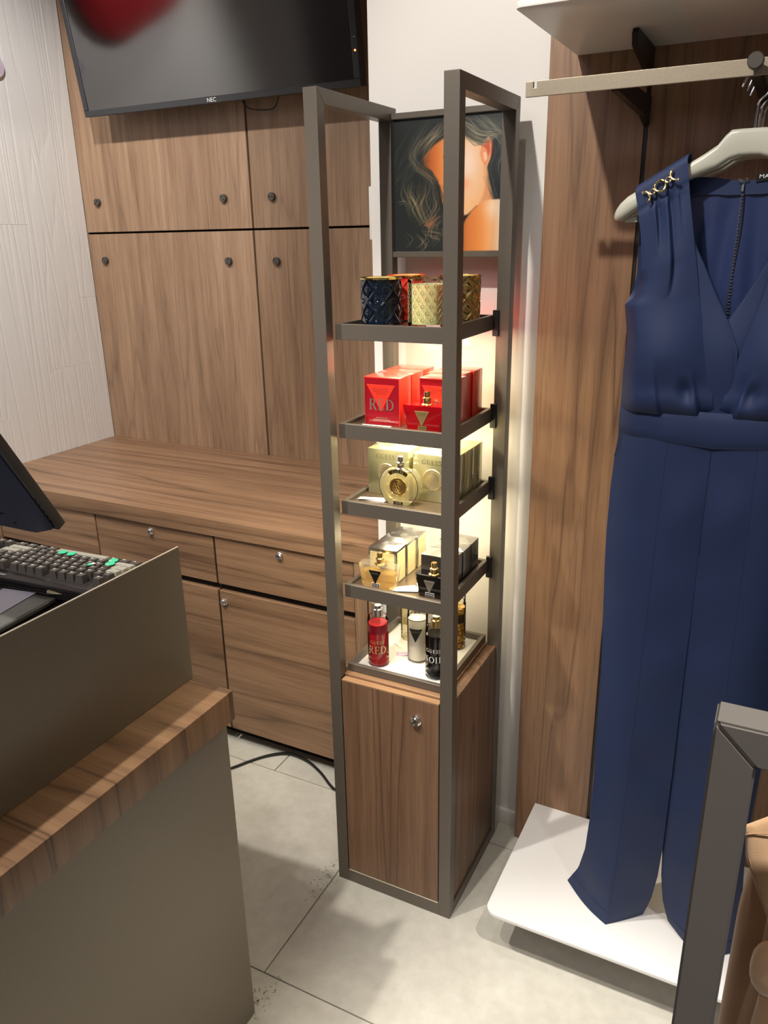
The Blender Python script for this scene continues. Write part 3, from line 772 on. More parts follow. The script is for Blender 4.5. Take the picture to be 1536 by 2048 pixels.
obj('rim', Lathe([(R-0.0022, H-0.0012), (R+0.0004, H-0.0012), (R+0.0004, H+0.0008), (R-0.0022, H+0.0008), (R-0.0022, H-0.0012)], (cx, cy, ZS[0]), 48, 'z', False), GOLD, t)
MONO = mat('bronze_print', srgb(120, 98, 52), 0.35, 0.4)
bm = BM()
def wrapf(x0, y0, r, z0, a0):
    return lambda u, v, e=0: (x0+(r+e)*math.sin(a0+u/r), y0-(r+e)*math.cos(a0+u/r), z0+v)
for row in range(6):
    for k in range(-5, 6):
        a0 = -0.33+(k+0.5*(row % 2))*0.40
        q = text_bm('G', 0.0074, wrapf(cx, cy, R+0.0003, ZS[0]+0.016+row*0.0128, a0), bold=1.0)
        me_ = bpy.data.meshes.new('x'); q.to_mesh(me_); q.free(); bm.from_mesh(me_); bpy.data.meshes.remove(me_)
mo = obj('monogram_print', bm, MONO, t, smooth=0); mo['kind'] = 'stuff'
bm = BM()
for sgn in (-1, 1):
    for k in range(-12, 13):
        pts = [wrapf(cx, cy, R+0.0002, ZS[0]+0.010+q*0.076, -0.33+k*0.20+sgn*q*1.2)(0, 0) for q in [i/14 for i in range(15)]]
        tube(bm, pts, 0.00018, 4)
mo = obj('lattice_print', bm, mat('pale_bronze_print', srgb(170, 150, 92), 0.4, 0.2), t, smooth=0); mo['kind'] = 'stuff'

# --- boxed perfumes
REDFOIL = mat('red_foil', srgb(214, 36, 40), 0.22, 0.35, Coat_Weight=0.8)
REDBR = mat('bright_red_foil', srgb(240, 62, 46), 0.28, 0.1, Coat_Weight=0.8)
REDDK = mat('deep_red_foil', srgb(176, 26, 40), 0.2, 0.25, Coat_Weight=0.8)
SILVTX = mat('silver_lettering', srgb(196, 178, 158), 0.25, 0.7)
DIMTX = mat('dim_red_lettering', srgb(150, 44, 34), 0.4)
def tri_prism(bm, cx, ztop, w_, h_, y0, y1):
    prism(bm, [(cx-w_/2, ztop), (cx+w_/2, ztop), (cx, ztop-h_)], 1, y0, y1, 0.0006)
def red_box(x, y, z, w_, d, h, label, group):
    t = thing('perfume_box', label, 'box', (x, y, z), group)
    obj('carton', Box((x-w_/2, y-d/2, z+0.0003), (x+w_/2, y+d/2, z+h), 0.0012), REDBR, t)
    yf = y-d/2
    obj('front_face', Box((x-w_/2+0.002, yf-0.0004, z+0.002), (x+w_/2-0.002, yf+0.001, z+h-0.002)), REDDK, t, smooth=0)
    bm = BM(); tri_prism(bm, x-0.002, z+h*0.845, w_*0.80, h*0.56, yf-0.0012, yf)
    obj('triangle_plaque', bm, REDBR, t, smooth=0)
    obj('brand_lettering', text_bm('GUESS', 0.0085, lambda u, v, e: (x-0.002+u, yf-0.0014-e, z+h*0.735+v), 0.12), DIMTX, t, smooth=0)
    obj('small_lettering', sans('SEDUCTIVE', 0.0045, lambda u, v, e: (x-0.002+u, yf-0.0014, z+h*0.66+v)), DIMTX, t, smooth=0)
    obj('name_lettering', text_bm('RED', 0.0235, lambda u, v, e: (x-0.001+u, yf-0.0015-e, z+h*0.435+v), 0.07), SILVTX, t, smooth=0)
    bm = BM()
    for q, (wl_, zz) in enumerate(((0.028, 0.150), (0.040, 0.115), (0.060, 0.085))):
        for k in range(int(wl_/0.004)):
            box(bm, (x-wl_/2+k*0.004, yf-0.0008, z+h*zz), (x-wl_/2+k*0.004+0.003, yf-0.0004, z+h*zz+0.0014))
    s_ = obj('fine_print', bm, SILVTX, t, smooth=0); s_['kind'] = 'stuff'
    return t
z2 = ZS[1]
rb = red_box(-0.7445, 1.4675, z2, 0.083, 0.055, 0.101, 'red perfume box, front one of the left row on the second shelf', 'red perfume boxes on the second shelf')
dup(rb, (-0.7430, 1.5265, z2), 0.0, 'red perfume box, middle one of the left row on the second shelf')
dup(rb, (-0.7430, 1.5860, z2), 0.0, 'red perfume box, rear one of the left row on the second shelf')
dup(rb, (-0.6300, 1.4950, z2), 0.0, 'red perfume box, front one of the right row behind the red bottle')
dup(rb, (-0.6400, 1.5510, z2), 0.0, 'red perfume box, middle one of the right row on the second shelf')
dup(rb, (-0.6360, 1.6070, z2), 0.0, 'red perfume box, rear one of the right row on the second shelf')

def spray(par, x, y, z, r=0.0085, m=GOLD, s=1.0):
    """metal collar, neck and pump button"""
    obj('spray_pump', Lathe([(r*1.45, 0), (r*1.5, 0.0018), (r*1.25, 0.0035), (r*1.05, 0.004), (r*1.05, 0.0115), (r*1.15, 0.0125), (r*1.15, 0.015), (r*0.85, 0.0165), (r*0.62, 0.0175), (r*0.80, 0.0185), (r*0.80, 0.0265), (r*0.72, 0.028), (0.0002, 0.028)], (x, y, z), 28, 'z', True), m, par)
def taper_bottle(name, label, x, y, z, wt, wb_, h, d, glassm, liq, liqh, plaque, group=None, tester=None, rotz=0.0):
    t = thing(name, label, 'perfume bottle', (x, y, z), group)
    def solid(w1, w2, z0, z1, dd, bev, chamf=0.18):
        bm = BM(); c = dd*chamf
        def ring(w_, zz, k):
            a, b = w_/2, dd/2
            return [bm.verts.new(p) for p in ((x-a+c, y-b, zz), (x+a-c, y-b, zz), (x+a, y-b+c, zz), (x+a, y+b-c, zz), (x+a-c, y+b, zz), (x-a+c, y+b, zz), (x-a, y+b-c, zz), (x-a, y-b+c, zz))]
        A, B = ring(w2, z0, 0), ring(w1, z1, 1); n = len(A)
        fs = [bm.faces.new(A[::-1]), bm.faces.new(B)]+[bm.faces.new((A[i], A[(i+1) % n], B[(i+1) % n], B[i])) for i in range(n)]
        bmesh.ops.recalc_face_normals(bm, faces=fs)
        if bev: bmesh.ops.bevel(bm, geom=list(bm.edges), offset=bev, segments=2, affect='EDGES', clamp_overlap=True)
        return bm
    obj('bottle_body', solid(wt, wb_, z+0.0004, z+h, d, 0.0012), glassm, t, smooth=30)
    if liq is not None:
        f = liqh/h
        obj('liquid', solid(wb_+(wt-wb_)*f-0.010, wb_-0.010, z+0.007, z+0.007+liqh*0.9, d-0.010, 0), liq, t, smooth=0)
    spray(t, x+0.001, y, z+h-0.0005)
    yf = y-d/2
    bm = BM(); tri_prism(bm, x-0.003, z+h*0.80, wt*0.33, h*0.62, yf-0.0014, yf-0.0002)
    obj('triangle_plaque', bm, plaque[0], t, smooth=0)
    obj('brand_lettering', text_bm('GUESS', 0.0042, lambda u, v, e: (x-0.003+u, yf-0.0016-e, z+h*0.68+v), 0.10), plaque[1], t, smooth=0)
    bg, fg, bd = tester
    if bd is not None:
        obj('tester_border', Box((x-0.0125, yf-0.0008, z+0.0022), (x+0.0085, yf-0.0003, z+0.0122), 0.0002, 1), bd, t, smooth=0)
    obj('tester_label', Box((x-0.0115, yf-0.0011, z+0.0032), (x+0.0075, yf-0.0004, z+0.0112)), bg, t, smooth=0)
    obj('tester_lettering', sans('TESTER', 0.0053, lambda u, v, e: (x-0.002+u*0.93, yf-0.0013, z+0.0070+v)), fg, t, smooth=0)
    return t
WHITEPR = mat('white_print', srgb(240, 238, 230), 0.5)
BLACKPR = mat('black_print', srgb(14, 13, 14), 0.35)
PLQGOLD = mat('brushed_gold_plaque', srgb(176, 148, 96), 0.35, 0.6)
PLQDIM = mat('dull_gold_print', srgb(120, 98, 58), 0.4, 0.3)
taper_bottle('perfume_bottle', 'red faceted perfume bottle with gold spray on the second shelf', -0.642, 1.440, z2, 0.100, 0.080, 0.052, 0.036, REDGL, None, 0, (PLQGOLD, PLQDIM), None, (PLQGOLD, BLACKPR, None))
GREYPL = mat('pewter_plaque', srgb(142, 136, 122), 0.4, 0.5)
taper_bottle('perfume_bottle', 'clear tapered perfume bottle of amber scent before the cream boxes', -0.754, 1.432, ZS[3], 0.096, 0.080, 0.053, 0.034, CLEARB, AMBER, 0.032, (BLACKPR, GREYPL), None, (BLACKPR, WHITEPR, WHITEPR))
BLACKGL = mat('black_glass', srgb(8, 8, 10), 0.05, 0.0, Coat_Weight=1.0)
taper_bottle('perfume_bottle', 'black tapered perfume bottle before the grey boxes', -0.6240, 1.437, ZS[3], 0.080, 0.065, 0.050, 0.034, BLACKGL, None, 0, (GREYPL, PLQDIM), None, (BLACKPR, WHITEPR, WHITEPR))

# --- gold foil boxes and the round bottle
CHAMP = mat('champagne_foil', srgb(200, 198, 158), 0.12, 0.65)
CHAMPTX = mat('champagne_lettering', srgb(104, 98, 60), 0.35, 0.4)
def gold_box(x, y, z, label):
    w_, d, h = 0.101, 0.050, 0.105
    t = thing('perfume_box', label, 'box', (x, y, z), 'gold perfume boxes on the third shelf')
    obj('carton', Box((x-w_/2, y-d/2, z+0.0003), (x+w_/2, y+d/2, z+h), 0.0012), CHAMP, t)
    yf = y-d/2
    obj('brand_lettering', text_bm('GUESS', 0.0105, lambda u, v, e: (x-0.006+u, yf-0.0004-e, z+h*0.845+v), 0.16, 0.9), CHAMPTX, t, smooth=0)
    prof = [(0.0, 0.0012), (0.010, 0.0016), (0.013, 0.0008), (0.019, 0.0012), (0.0205, 0.0018), (0.0225, 0.0014), (0.0235, 0.0004), (0.0235, -0.0004)]
    obj('medallion', Lathe(prof, (x-0.004, yf, z+h*0.48), 36, 'y', False), PALEGOLD, t)
    bm = BM()
    for k in range(26):
        a = 2*math.pi*k/26; lathe(bm, [(0.0008, 0.0), (0.0008, 0.0022)], (x-0.004+0.0165*math.cos(a), yf, z+h*0.48+0.0165*math.sin(a)), 5, 'y')
    s_ = obj('medallion_relief', bm, PALEGOLD, t, smooth=0); s_['kind'] = 'stuff'
    return t
z3 = ZS[2]
gb = gold_box(-0.7545, 1.508, z3, 'shiny pale gold perfume box behind the round bottle, left front')
dup(gb, (-0.7550, 1.560, z3), 0.0, 'shiny pale gold perfume box, second of the left row')
dup(gb, (-0.7550, 1.612, z3), 0.0, 'shiny pale gold perfume box, rear of the left row')
dup(gb, (-0.6425, 1.505, z3), 0.0, 'shiny pale gold perfume box right of the round bottle, front of the right row')
dup(gb, (-0.6415, 1.557, z3), 0.0, 'shiny pale gold perfume box, second of the right row')
dup(gb, (-0.6410, 1.609, z3), 0.0, 'shiny pale gold perfume box, rear of the right row')

def round_bottle(x, y, z, label, glassm, liq):
    t = thing('perfume_bottle', label, 'perfume bottle', (x, y, z))
    R = 0.0455; zc = z+0.0405; d = 0.028
    def disc(r, dd, cut_b, cut_t, bev):
        bm = BM(); poly = []
        for k in range(64):
            a = 2*math.pi*k/64; px, pz = r*math.cos(a), r*math.sin(a)
            poly.append((x+px, zc+min(max(pz, cut_b), cut_t)))
        out = []
        for p in poly:
            if not out or (abs(p[0]-out[-1][0])+abs(p[1]-out[-1][1])) > 1e-6: out.append(p)
        prism(bm, out, 1, y-dd/2, y+dd/2, bev); return bm
    obj('bottle_body', disc(R, d, -0.040, 0.036, 0.003), glassm, t, smooth=40)
    obj('liquid', disc(R-0.010, d-0.012, -0.030, 0.026, 0), liq, t, smooth=30)
    yf = y-d/2
    prof = [(0.0, 0.0030), (0.008, 0.0034), (0.0145, 0.0028), (0.0150, 0.0015), (0.0185, 0.0015), (0.0195, 0.0026), (0.0205, 0.0015), (0.0205, 0.0)]
    obj('medallion', Lathe(prof, (x, yf, zc), 40, 'y', False), GOLD, t)
    bm = BM(); rr = random.Random(4)
    for k in range(30):
        a = 2*math.pi*k/30; r_ = 0.002+0.0115*((k*0.618) % 1)
        tube(bm, [(x+r_*math.cos(a+q), yf-0.0034, zc+r_*math.sin(a+q)) for q in (0, 0.35, 0.7)], 0.0009, 5)
    s_ = obj('medallion_relief', bm, GOLD, t); s_['kind'] = 'stuff'
    # dark band along the upper rim with the lettering on it
    bm = BM(); P = [[(x+r_*math.sin(a), yf-0.0004, zc+r_*math.cos(a)) for a in [math.radians(-38+76*k/16) for k in range(17)]] for r_ in (0.0300, 0.0385)]
    grid(bm, P); obj('neck_band', bm, mat('dark_gold_band', srgb(92, 74, 22), 0.25, 0.7), t, smooth=0)
    obj('brand_lettering', text_bm('GUESS', 0.0062, lambda u, v, e: (x+(0.0342+v)*math.sin(u/0.0342), yf-0.0007-e, zc+(0.0342+v)*math.cos(u/0.0342)), 0.16, 1.3), PALEGOLD, t, smooth=0)
    obj('edge_ring', Tube([(x+R*math.cos(a), yf+0.002, zc+R*math.sin(a)) for a in [math.radians(-50+280*k/50) for k in range(51)]], 0.0009, 6), mat('dark_gold_band', srgb(92, 74, 22), 0.25, 0.7), t)
    spray(t, x, y, z+0.0764, 0.0080, SILVER)
    obj('tester_label', Box((x-0.011, yf-0.0010, z+0.0008), (x+0.011, yf-0.0002, z+0.0068)), BLACKPR, t, smooth=0)
    obj('tester_lettering', sans('TESTER', 0.0048, lambda u, v, e: (x+u, yf-0.0012, z+0.0038+v)), PALEGOLD, t, smooth=0)
    return t
PALELIQ = glass('pale_gold_liquid', (0.985, 0.96, 0.84, 1), 0.9, 0.08, body=0.22, bcol=srgb(244, 230, 170))
round_bottle(-0.7065, 1.448, z3, 'round clear perfume bottle with gold medallion before gold boxes', CLEARB, PALELIQ)

# --- cream and grey boxes
CREAM = mat('cream_card', srgb(226, 208, 156), 0.45)
GREYCARD = mat('charcoal_foil', srgb(66, 64, 66), 0.22, 0.4, Coat_Weight=0.6)
GREYTOP = mat('grey_foil', srgb(150, 148, 146), 0.2, 0.7)
def facet_box(x, y, z, w_, d, h, edge, panel, top, label, group, lettering):
    t = thing('perfume_box', label, 'box', (x, y, z), group)
    obj('carton', Box((x-w_/2, y-d/2, z+0.0003), (x+w_/2, y+d/2, z+h), 0.0008, 1), edge, t, smooth=0)
    b = 0.005
    if panel is not None:
        obj('front_panel', Box((x-w_/2+b, y-d/2-0.0004, z+b*0.6), (x+w_/2-b, y-d/2+0.001, z+h-b*1.6)), panel, t, smooth=0)
        for sx in (-1, 1):
            xs = x+sx*w_/2
            obj('side_panel', Box((min(xs, xs+sx*0.0004)-0.0002, y-d/2+b, z+b*0.6), (max(xs, xs+sx*0.0004), y+d/2-b*0.7, z+h-b*1.2)), panel, t, smooth=0)
    # lid folded into facets around a triangle
    bm = BM(); a, c = w_/2, d/2; zt = z+h+0.0002
    v = [bm.verts.new(p) for p in ((x-a, y-c, zt), (x+a, y-c, zt), (x+a, y+c, zt), (x-a, y+c, zt))]
    q = [bm.verts.new(p) for p in ((x-a*.42, y-c*.15, zt+0.0045), (x+a*.42, y-c*.15, zt+0.0045), (x, y+c*.55, zt+0.006))]
    for f in ((0, 1, 'b', 'a'), (1, 2, 'b'), (2, 'c', 'b'), (2, 3, 'c'), (3, 0, 'a'), (3, 'a', 'c'), ('a', 'b', 'c')):
        bm.faces.new([v[i] if isinstance(i, int) else q['abc'.index(i)] for i in f])
    bmesh.ops.recalc_face_normals(bm, faces=bm.faces)
    obj('faceted_lid', bm, top, t, smooth=0)
    yf = y-d/2
    if lettering:
        bm = BM(); tri_prism(bm, x, z+h*0.56, w_*0.40, h*0.26, yf-0.0012, yf-0.0003)
        obj('triangle_print', bm, GREYPL, t, smooth=0)
        obj('brand_lettering', text_bm('GUESS', 0.0045, lambda u, v_, e: (x+u, yf-0.0015-e, z+h*0.50+v_), 0.1), BLACKPR, t, smooth=0)
    else:
        obj('brand_lettering', text_bm('GUESS', 0.0060, lambda u, v_, e: (x+u, yf-0.0003-e, z+h*0.56+v_), 0.14), GREYPL, t, smooth=0)
        bm = BM()
        for k in range(9): box(bm, (x-0.018+k*0.004, yf-0.0005, z+h*0.38), (x-0.018+k*0.004+0.003, yf-0.0001, z+h*0.38+0.0014))
        s_ = obj('fine_print', bm, GREYPL, t, smooth=0); s_['kind'] = 'stuff'
    return t
z4 = ZS[3]
cbx = facet_box(-0.7575, 1.4760, z4, 0.071, 0.048, 0.080, SILVER, CREAM, SILVER, 'cream and silver perfume box, front one behind the amber bottle', 'cream perfume boxes on the lowest hanging shelf', True)
dup(cbx, (-0.7555, 1.5265, z4), 0.0, 'cream and silver perfume box, middle of its row')
dup(cbx, (-0.7515, 1.5780, z4), 0.0, 'cream and silver perfume box, rear of its row')
gbx = facet_box(-0.6325, 1.5000, z4, 0.080, 0.047, 0.074, GREYCARD, None, GREYTOP, 'charcoal perfume box, front one behind the black bottle', 'charcoal perfume boxes on the lowest hanging shelf', False)
dup(gbx, (-0.6310, 1.5500, z4), 0.0, 'charcoal perfume box, middle of its row')
dup(gbx, (-0.6310, 1.6010, z4), 0.0, 'charcoal perfume box, rear of its row')

# --- body mists on the tray
def mist(x, y, label, liqm, collar, rows, band=None, tri=None, r=0.0245, hl=0.108, shoulder=True):
    z = ZT
    t = thing('body_mist', label, 'body mist bottle', (x, y, z), 'body mists on the tray')
    obj('bottle_body', Lathe([(0.0, 0.0004), (r-0.002, 0.0004), (r, 0.0025), (r, hl+0.012), (r-0.002, hl+0.016), (0.012, hl+0.0175), (0.0, hl+0.0175)], (x, y, z), 40, 'z', False), CLEAR, t)
    ri = r-0.0022
    obj('liquid', Lathe([(0.0, 0.004), (ri-0.002, 0.004), (ri, 0.007), (ri, hl), (0.0, hl)], (x, y, z), 36, 'z', False), liqm, t)
    obj('spray_pump', Lathe([(0.0115, 0), (0.0115, 0.017), (0.0085, 0.018), (0.0075, 0.026), (0.0, 0.026)], (x, y, z+hl+0.0178), 24, 'z', False), collar, t)
    obj('clear_cap', Lathe([(r-0.0005, 0.0), (r-0.001, 0.040), (r-0.003, 0.042), (0, 0.042)], (x, y, z+hl+0.0135), 36, 'z', False), CLEARPL, t)
    W_ = lambda zz, a=-0.05: wrapf(x, y, r+0.0003, z+zz, a)
    for (txt, hh, zz, mm, sp, a) in rows:
        obj('lettering', text_bm(txt, hh, W_(zz, a), sp), mm, t, smooth=0)
    if band is not None:
        z0, z1, mm = band
        obj('printed_band', Lathe([(r+0.0002, z0), (r+0.0002, z1)], (x, y, z), 40, 'z', False), mm, t)
    if tri is not None:
        wt_, zt_, ht_, mm, a = tri
        bm = BM(); n = 10; f = W_(0, a); P = []
        for i in range(n+1):
            hw = wt_/2*(1-i/n)+0.0001
            P.append([f(-hw+2*hw*k/8, zt_-ht_*i/n, -0.0001) for k in range(9)])
        grid(bm, P); obj('triangle_print', bm, mm, t, smooth=0)
    return t
REDLIQ = mat('red_liquid', srgb(206, 34, 44), 0.1, 0.0, Transmission_Weight=0.35, Coat_Weight=0.6)
WHITELIQ = mat('milky_liquid', srgb(240, 234, 216), 0.3, 0.0, Coat_Weight=0.3)
BLACKLIQ = mat('black_liquid', srgb(12, 10, 13), 0.12, 0.0, Coat_Weight=0.6)
GOLDTX = mat('gold_lettering', srgb(220, 186, 130), 0.3, 0.5)
REDBAND = mat('wine_red_band', srgb(110, 8, 26), 0.3)
mist(-0.7695, 1.4465, 'red body mist bottle at the front left of the tray', REDLIQ, SILVER,
     [('GUESS', 0.0080, 0.066, GOLDTX, 0.14, 0.38), ('RED', 0.0190, 0.046, GOLDTX, 0.02, 0.36)], band=(0.088, 0.108, REDBAND))
mist(-0.6935, 1.5030, 'milky white body mist with black triangle in the middle of the tray', WHITELIQ, SILVER,
     [('GUESS', 0.0052, 0.083, GREYPL, 0.14, 0.20)], band=(0.110, 0.1125, BLACKPR), tri=(0.034, 0.090, 0.034, BLACKPR, 0.20))
mist(-0.6245, 1.4530, 'black body mist bottle at the front right of the tray', BLACKLIQ, GOLD,
     [('GUESS', 0.0085, 0.074, WHITEPR, 0.16, 0.12), ('NOIR', 0.0150, 0.052, WHITEPR, 0.10, 0.10)])
mist(-0.7555, 1.5950, 'pale gold body mist at the rear left of the tray', PALELIQ, GOLD, [('GUESS', 0.0070, 0.07, PLQDIM, 0.14, 0.5)])
LEOP = mat('leopard_gold', srgb(214, 168, 62), 0.25, 0.2, Coat_Weight=0.5)
g = N(LEOP); v = g.coords((1, 1, 1)); vo = g.n('ShaderNodeTexVoronoi', feature='DISTANCE_TO_EDGE'); g.l(v, vo.inputs['Vector']); vo.inputs['Scale'].default_value = 75
g.l(g.ramp(vo.outputs['Distance'], [(0.0, srgb(120, 78, 20)), (0.06, srgb(150, 100, 30)), (0.12, srgb(222, 178, 72))]), g.b.inputs['Base Color'])
mist(-0.6360, 1.5985, 'gold leopard print body mist at the rear right of the tray', LEOP, GOLD, [], band=(0.072, 0.094, mat('dark_bronze_band', srgb(54, 38, 14), 0.3, 0.5)))

# --- paper blotter cards
PAPER = mat('blotter_paper', srgb(240, 236, 232), 0.7)
LILAC = mat('lilac_tip', srgb(204, 184, 212), 0.7)
def card(x, y, z, L_, W_, ang, label, group, tip=True, t_=0.0006, lift=0.0):
    t = thing('blotter_card', label, 'paper card', (x, y, z), group)
    R_ = Matrix.Rotation(ang, 3, 'Z')@Matrix.Rotation(lift, 3, 'Y')
    bm = BM(); box(bm, (x, y-W_/2, z), (x+L_, y+W_/2, z+t_), rot=R_, piv=(x, y, z)); obj('card', bm, PAPER, t, smooth=0)
    if tip:
        bm = BM(); box(bm, (x+L_*0.75, y-W_/2, z+t_), (x+L_, y+W_/2, z+t_+0.0001), rot=R_, piv=(x, y, z)); obj('printed_tip', bm, LILAC, t, smooth=0)
for k in range(6):
    card(-0.778+0.002*k, 1.553-0.002*k, ZT+0.0002+0.0008*k, 0.068, 0.011, math.radians(-56+5*k), 'white scent card with a lilac tip, one of the fan on the tray', 'fanned scent cards on the tray')
for k in range(5):
    card(-0.806+0.0015*k, 1.437-0.0012*k, z3+0.0002+0.0009*k, 0.064, 0.014, math.radians(4+2.5*k), 'white scent card in the small pile left of the round bottle', 'piled scent cards on the third shelf', False)
for k in range(4):
    card(-0.785+0.0015*k, 1.418-0.001*k, z2+0.0004+0.0009*k, 0.066, 0.014, math.radians(-2+1.5*k), 'white scent card lying before the front left red box', 'scent cards on the second shelf', False)
for k in range(4):
    card(-0.726+0.006*k, 1.424-0.001*k, z4+0.0002+0.0008*k, 0.060, 0.015, math.radians(36-5*k), 'white scent card between the amber and black bottles', 'scent cards on the lowest hanging shelf', False)

# ------------------------------------------------------------------ cable on the floor
cb = obj('power_cable', Tube(spline([(-1.55, 1.36, .005), (-1.44, 1.49, .005), (-1.369, 1.591, .005), (-1.34, 1.64, .005), (-1.301, 1.690, .006), (-1.249, 1.722, .008), (-1.179, 1.717, .008), (-1.111, 1.688, .006), (-1.054, 1.651, .005), (-1.026, 1.639, .005), (-0.99, 1.64, .005), (-0.95, 1.68, .005)], 70), 0.0042, 8), mat('black_rubber', srgb(32, 30, 28), 0.3), None, (-1.2, 1.7, 0.0))
tag(cb, 'black power cable curving over the floor below the counter', 'cable')
# ------------------------------------------------------------------ cash desk
dk = thing('cash_desk', 'grey metal cash desk with a walnut ledge in the left foreground', 'desk', (-1.1, 0.2, 0))
obj('base_front', Box((-0.845, -1.2, 0.0), (-0.825, 0.953, 0.7285), 0.001, 1), DESKMET, dk, smooth=0)
obj('base_end', Box((-1.60, 0.933, 0.0), (-0.8455, 0.953, 0.7285), 0.001, 1), DESKMET, dk, smooth=0)
obj('ledge', Box((-1.60, -1.2, 0.729), (-0.812, 0.964, 0.790), 0.0035, 2), W_EDGE, dk)
obj('screen_panel', Box((-0.908, -1.2, 0.7905), (-0.905, 0.966, 1.051), 0.0006, 1), DESKMET, dk, smooth=0)
obj('panel_edging', Box((-0.9082, -1.2, 1.0511), (-0.9048, 0.966, 1.0525)), EDGEMET, dk, smooth=0)
obj('till_floor', Box((-1.75, -1.2, 0.952), (-0.909, 0.955, 0.966)), BLACKM, dk, smooth=0)
obj('till_floor_extension', Box((-1.75, 0.9555, 0.952), (-1.0, 1.010, 0.966)), BLACKM, dk, smooth=0)
obj('box_end', Box((-1.75, 0.93, 0.7905), (-0.909, 0.945, 0.9515)), DESKMET, dk, smooth=0)

# keyboard: the operator sits on the far side, so the escape row is nearest
KA = math.radians(4.3)
KE = Vector((-1.0185, 0.8835)); KU = Vector((-math.cos(KA), -math.sin(KA))); KV = Vector((-math.sin(KA), math.cos(KA)))
KP = 0.0202
def kz(b): return 1.000-0.014*b/0.12     # keyboard slopes down towards the operator
def kpt(a, b, z): p = KE+KU*a+KV*b; return (p.x, p.y, z)
kb = thing('keyboard', 'black and grey till keyboard with green stickers on some keys', 'keyboard', (KE.x, KE.y, 0.966))
bm = BM()
prof = [(-0.036, 0.968), (-0.036, 0.989), (-0.030, 0.992), (0.0, 0.992), (0.130, 0.978), (0.136, 0.975), (0.136, 0.967)]
A = [bm.verts.new(kpt(-0.022, b, z)) for b, z in prof]; B = [bm.verts.new(kpt(0.50, b, z)) for b, z in prof]
n = len(prof); fs = [bm.faces.new(A), bm.faces.new(B[::-1])]+[bm.faces.new((A[i], B[i], B[(i+1) % n], A[(i+1) % n])) for i in range(n)]
bmesh.ops.recalc_face_normals(bm, faces=fs); bmesh.ops.bevel(bm, geom=list(bm.edges), offset=0.0012, segments=2, affect='EDGES', clamp_overlap=True)
obj('casing', bm, mat('keyboard_casing', srgb(50, 46, 46), 0.4), kb)
rows = [
    (0.0, [(0, 1)]+[(1.9+i, 1) for i in range(4)]+[(6.5+i, 1) for i in range(4)]+[(11.1+i, 1) for i in range(4)]+[(15.6+i, 1) for i in range(3)]),
    (1.25, [(i, 1) for i in range(13)]+[(13, 2)]+[(15.6+i, 1) for i in range(3)]),
    (2.25, [(0, 1.5)]+[(1.5+i, 1) for i in range(12)]+[(13.5, 1.5)]+[(15.6+i, 1) for i in range(3)]),
    (3.25, [(0, 1.75)]+[(1.75+i, 1) for i in range(11)]+[(12.75, 2.25)]),
    (4.25, [(0, 2.25)]+[(2.25+i, 1) for i in range(10)]+[(12.25, 2.75)]+[(16.6, 1)]),
    (5.25, [(0, 1.25), (1.25, 1.25), (2.5, 1.25), (3.75, 6.25), (10, 1.25), (11.25, 1.25), (12.5, 1.25), (13.75, 1.25)]+[(15.6+i, 1) for i in range(3)]),
]
KEYD = mat('key_dark', srgb(84, 79, 76), 0.3)
KEYL = mat('key_grey', srgb(176, 173, 160), 0.4)
PRN = mat('key_print', srgb(225, 225, 215), 0.5)
kc = 0
rk = random.Random(3)
for r, (ry, ks) in enumerate(rows):
    rowd = ry*KP*0.93
    for (kx, kw) in ks:
        a0, a1 = (kx-0.5)*KP+0.0006, (kx-0.5+kw)*KP-0.0006
        b0, b1 = rowd-KP*0.47+0.0005, rowd+KP*0.47-0.0005
        if a0 > 0.49: continue
        zt = kz(rowd)+0.007; zb = kz(rowd)-0.0085; ins = 0.0032
        bm = BM()
        lo_ = [bm.verts.new(kpt(a, b, zb)) for a, b in ((a0, b0), (a1, b0), (a1, b1), (a0, b1))]
        hi_ = [bm.verts.new(kpt(a, b, zt-(0.0012 if b > rowd else 0))) for a, b in ((a0+ins, b0+ins*.6), (a1-ins, b0+ins*.6), (a1-ins, b1-ins*.9), (a0+ins, b1-ins*.9))]
        fs = [bm.faces.new(lo_[::-1]), bm.faces.new(hi_)]+[bm.faces.new((lo_[i], lo_[(i+1) % 4], hi_[(i+1) % 4], hi_[i])) for i in range(4)]
        bmesh.ops.recalc_face_normals(bm, faces=fs)
        bmesh.ops.bevel(bm, geom=[e for e in bm.edges if all(v in hi_ for v in e.verts)], offset=0.0008, segments=1, affect='EDGES')
        k_ = obj('key', bm, KEYL if (kw > 2 or (r, kx) in ((4, 0), (3, 0), (2, 0))) else KEYD, kb, smooth=0)
        if kw < 3:
            am, bm_ = (a0+a1)/2, rowd
            f = lambda u, v: kpt(u, v, zt+0.0002)
            b2 = BM(); wq = rk.uniform(0.0016, 0.0032); bq = rk.uniform(-0.001, 0.002)
            b2.faces.new([b2.verts.new(f(am-wq+0.0015, bm_+bq-0.001)), b2.verts.new(f(am+wq+0.0015, bm_+bq-0.001)), b2.verts.new(f(am+wq+0.0015, bm_+bq+0.0016)), b2.verts.new(f(am-wq+0.0015, bm_+bq+0.0016))])
            obj('legend', b2, PRN, k_, smooth=0)
GREENST = mat('green_sticker', srgb(70, 214, 160), 0.5)
for sx, sy in ((-1.189, 0.956), (-1.167, 0.957), (-1.068, 0.966), (-1.058, 0.948)):
    bm = Lathe([(0.0088, 0.0), (0.0088, 0.0006), (0, 0.0006)], (sx, sy, kz((Vector((sx, sy))-KE).dot(KV))+0.0073), 22, 'z', False)
    obj('round_sticker', bm, GREENST, kb, smooth=0, label='round mint green sticker on a key')
bm = BM(); p0 = (-1.085, 0.929); zz = kz((Vector(p0)-KE).dot(KV))+0.0073
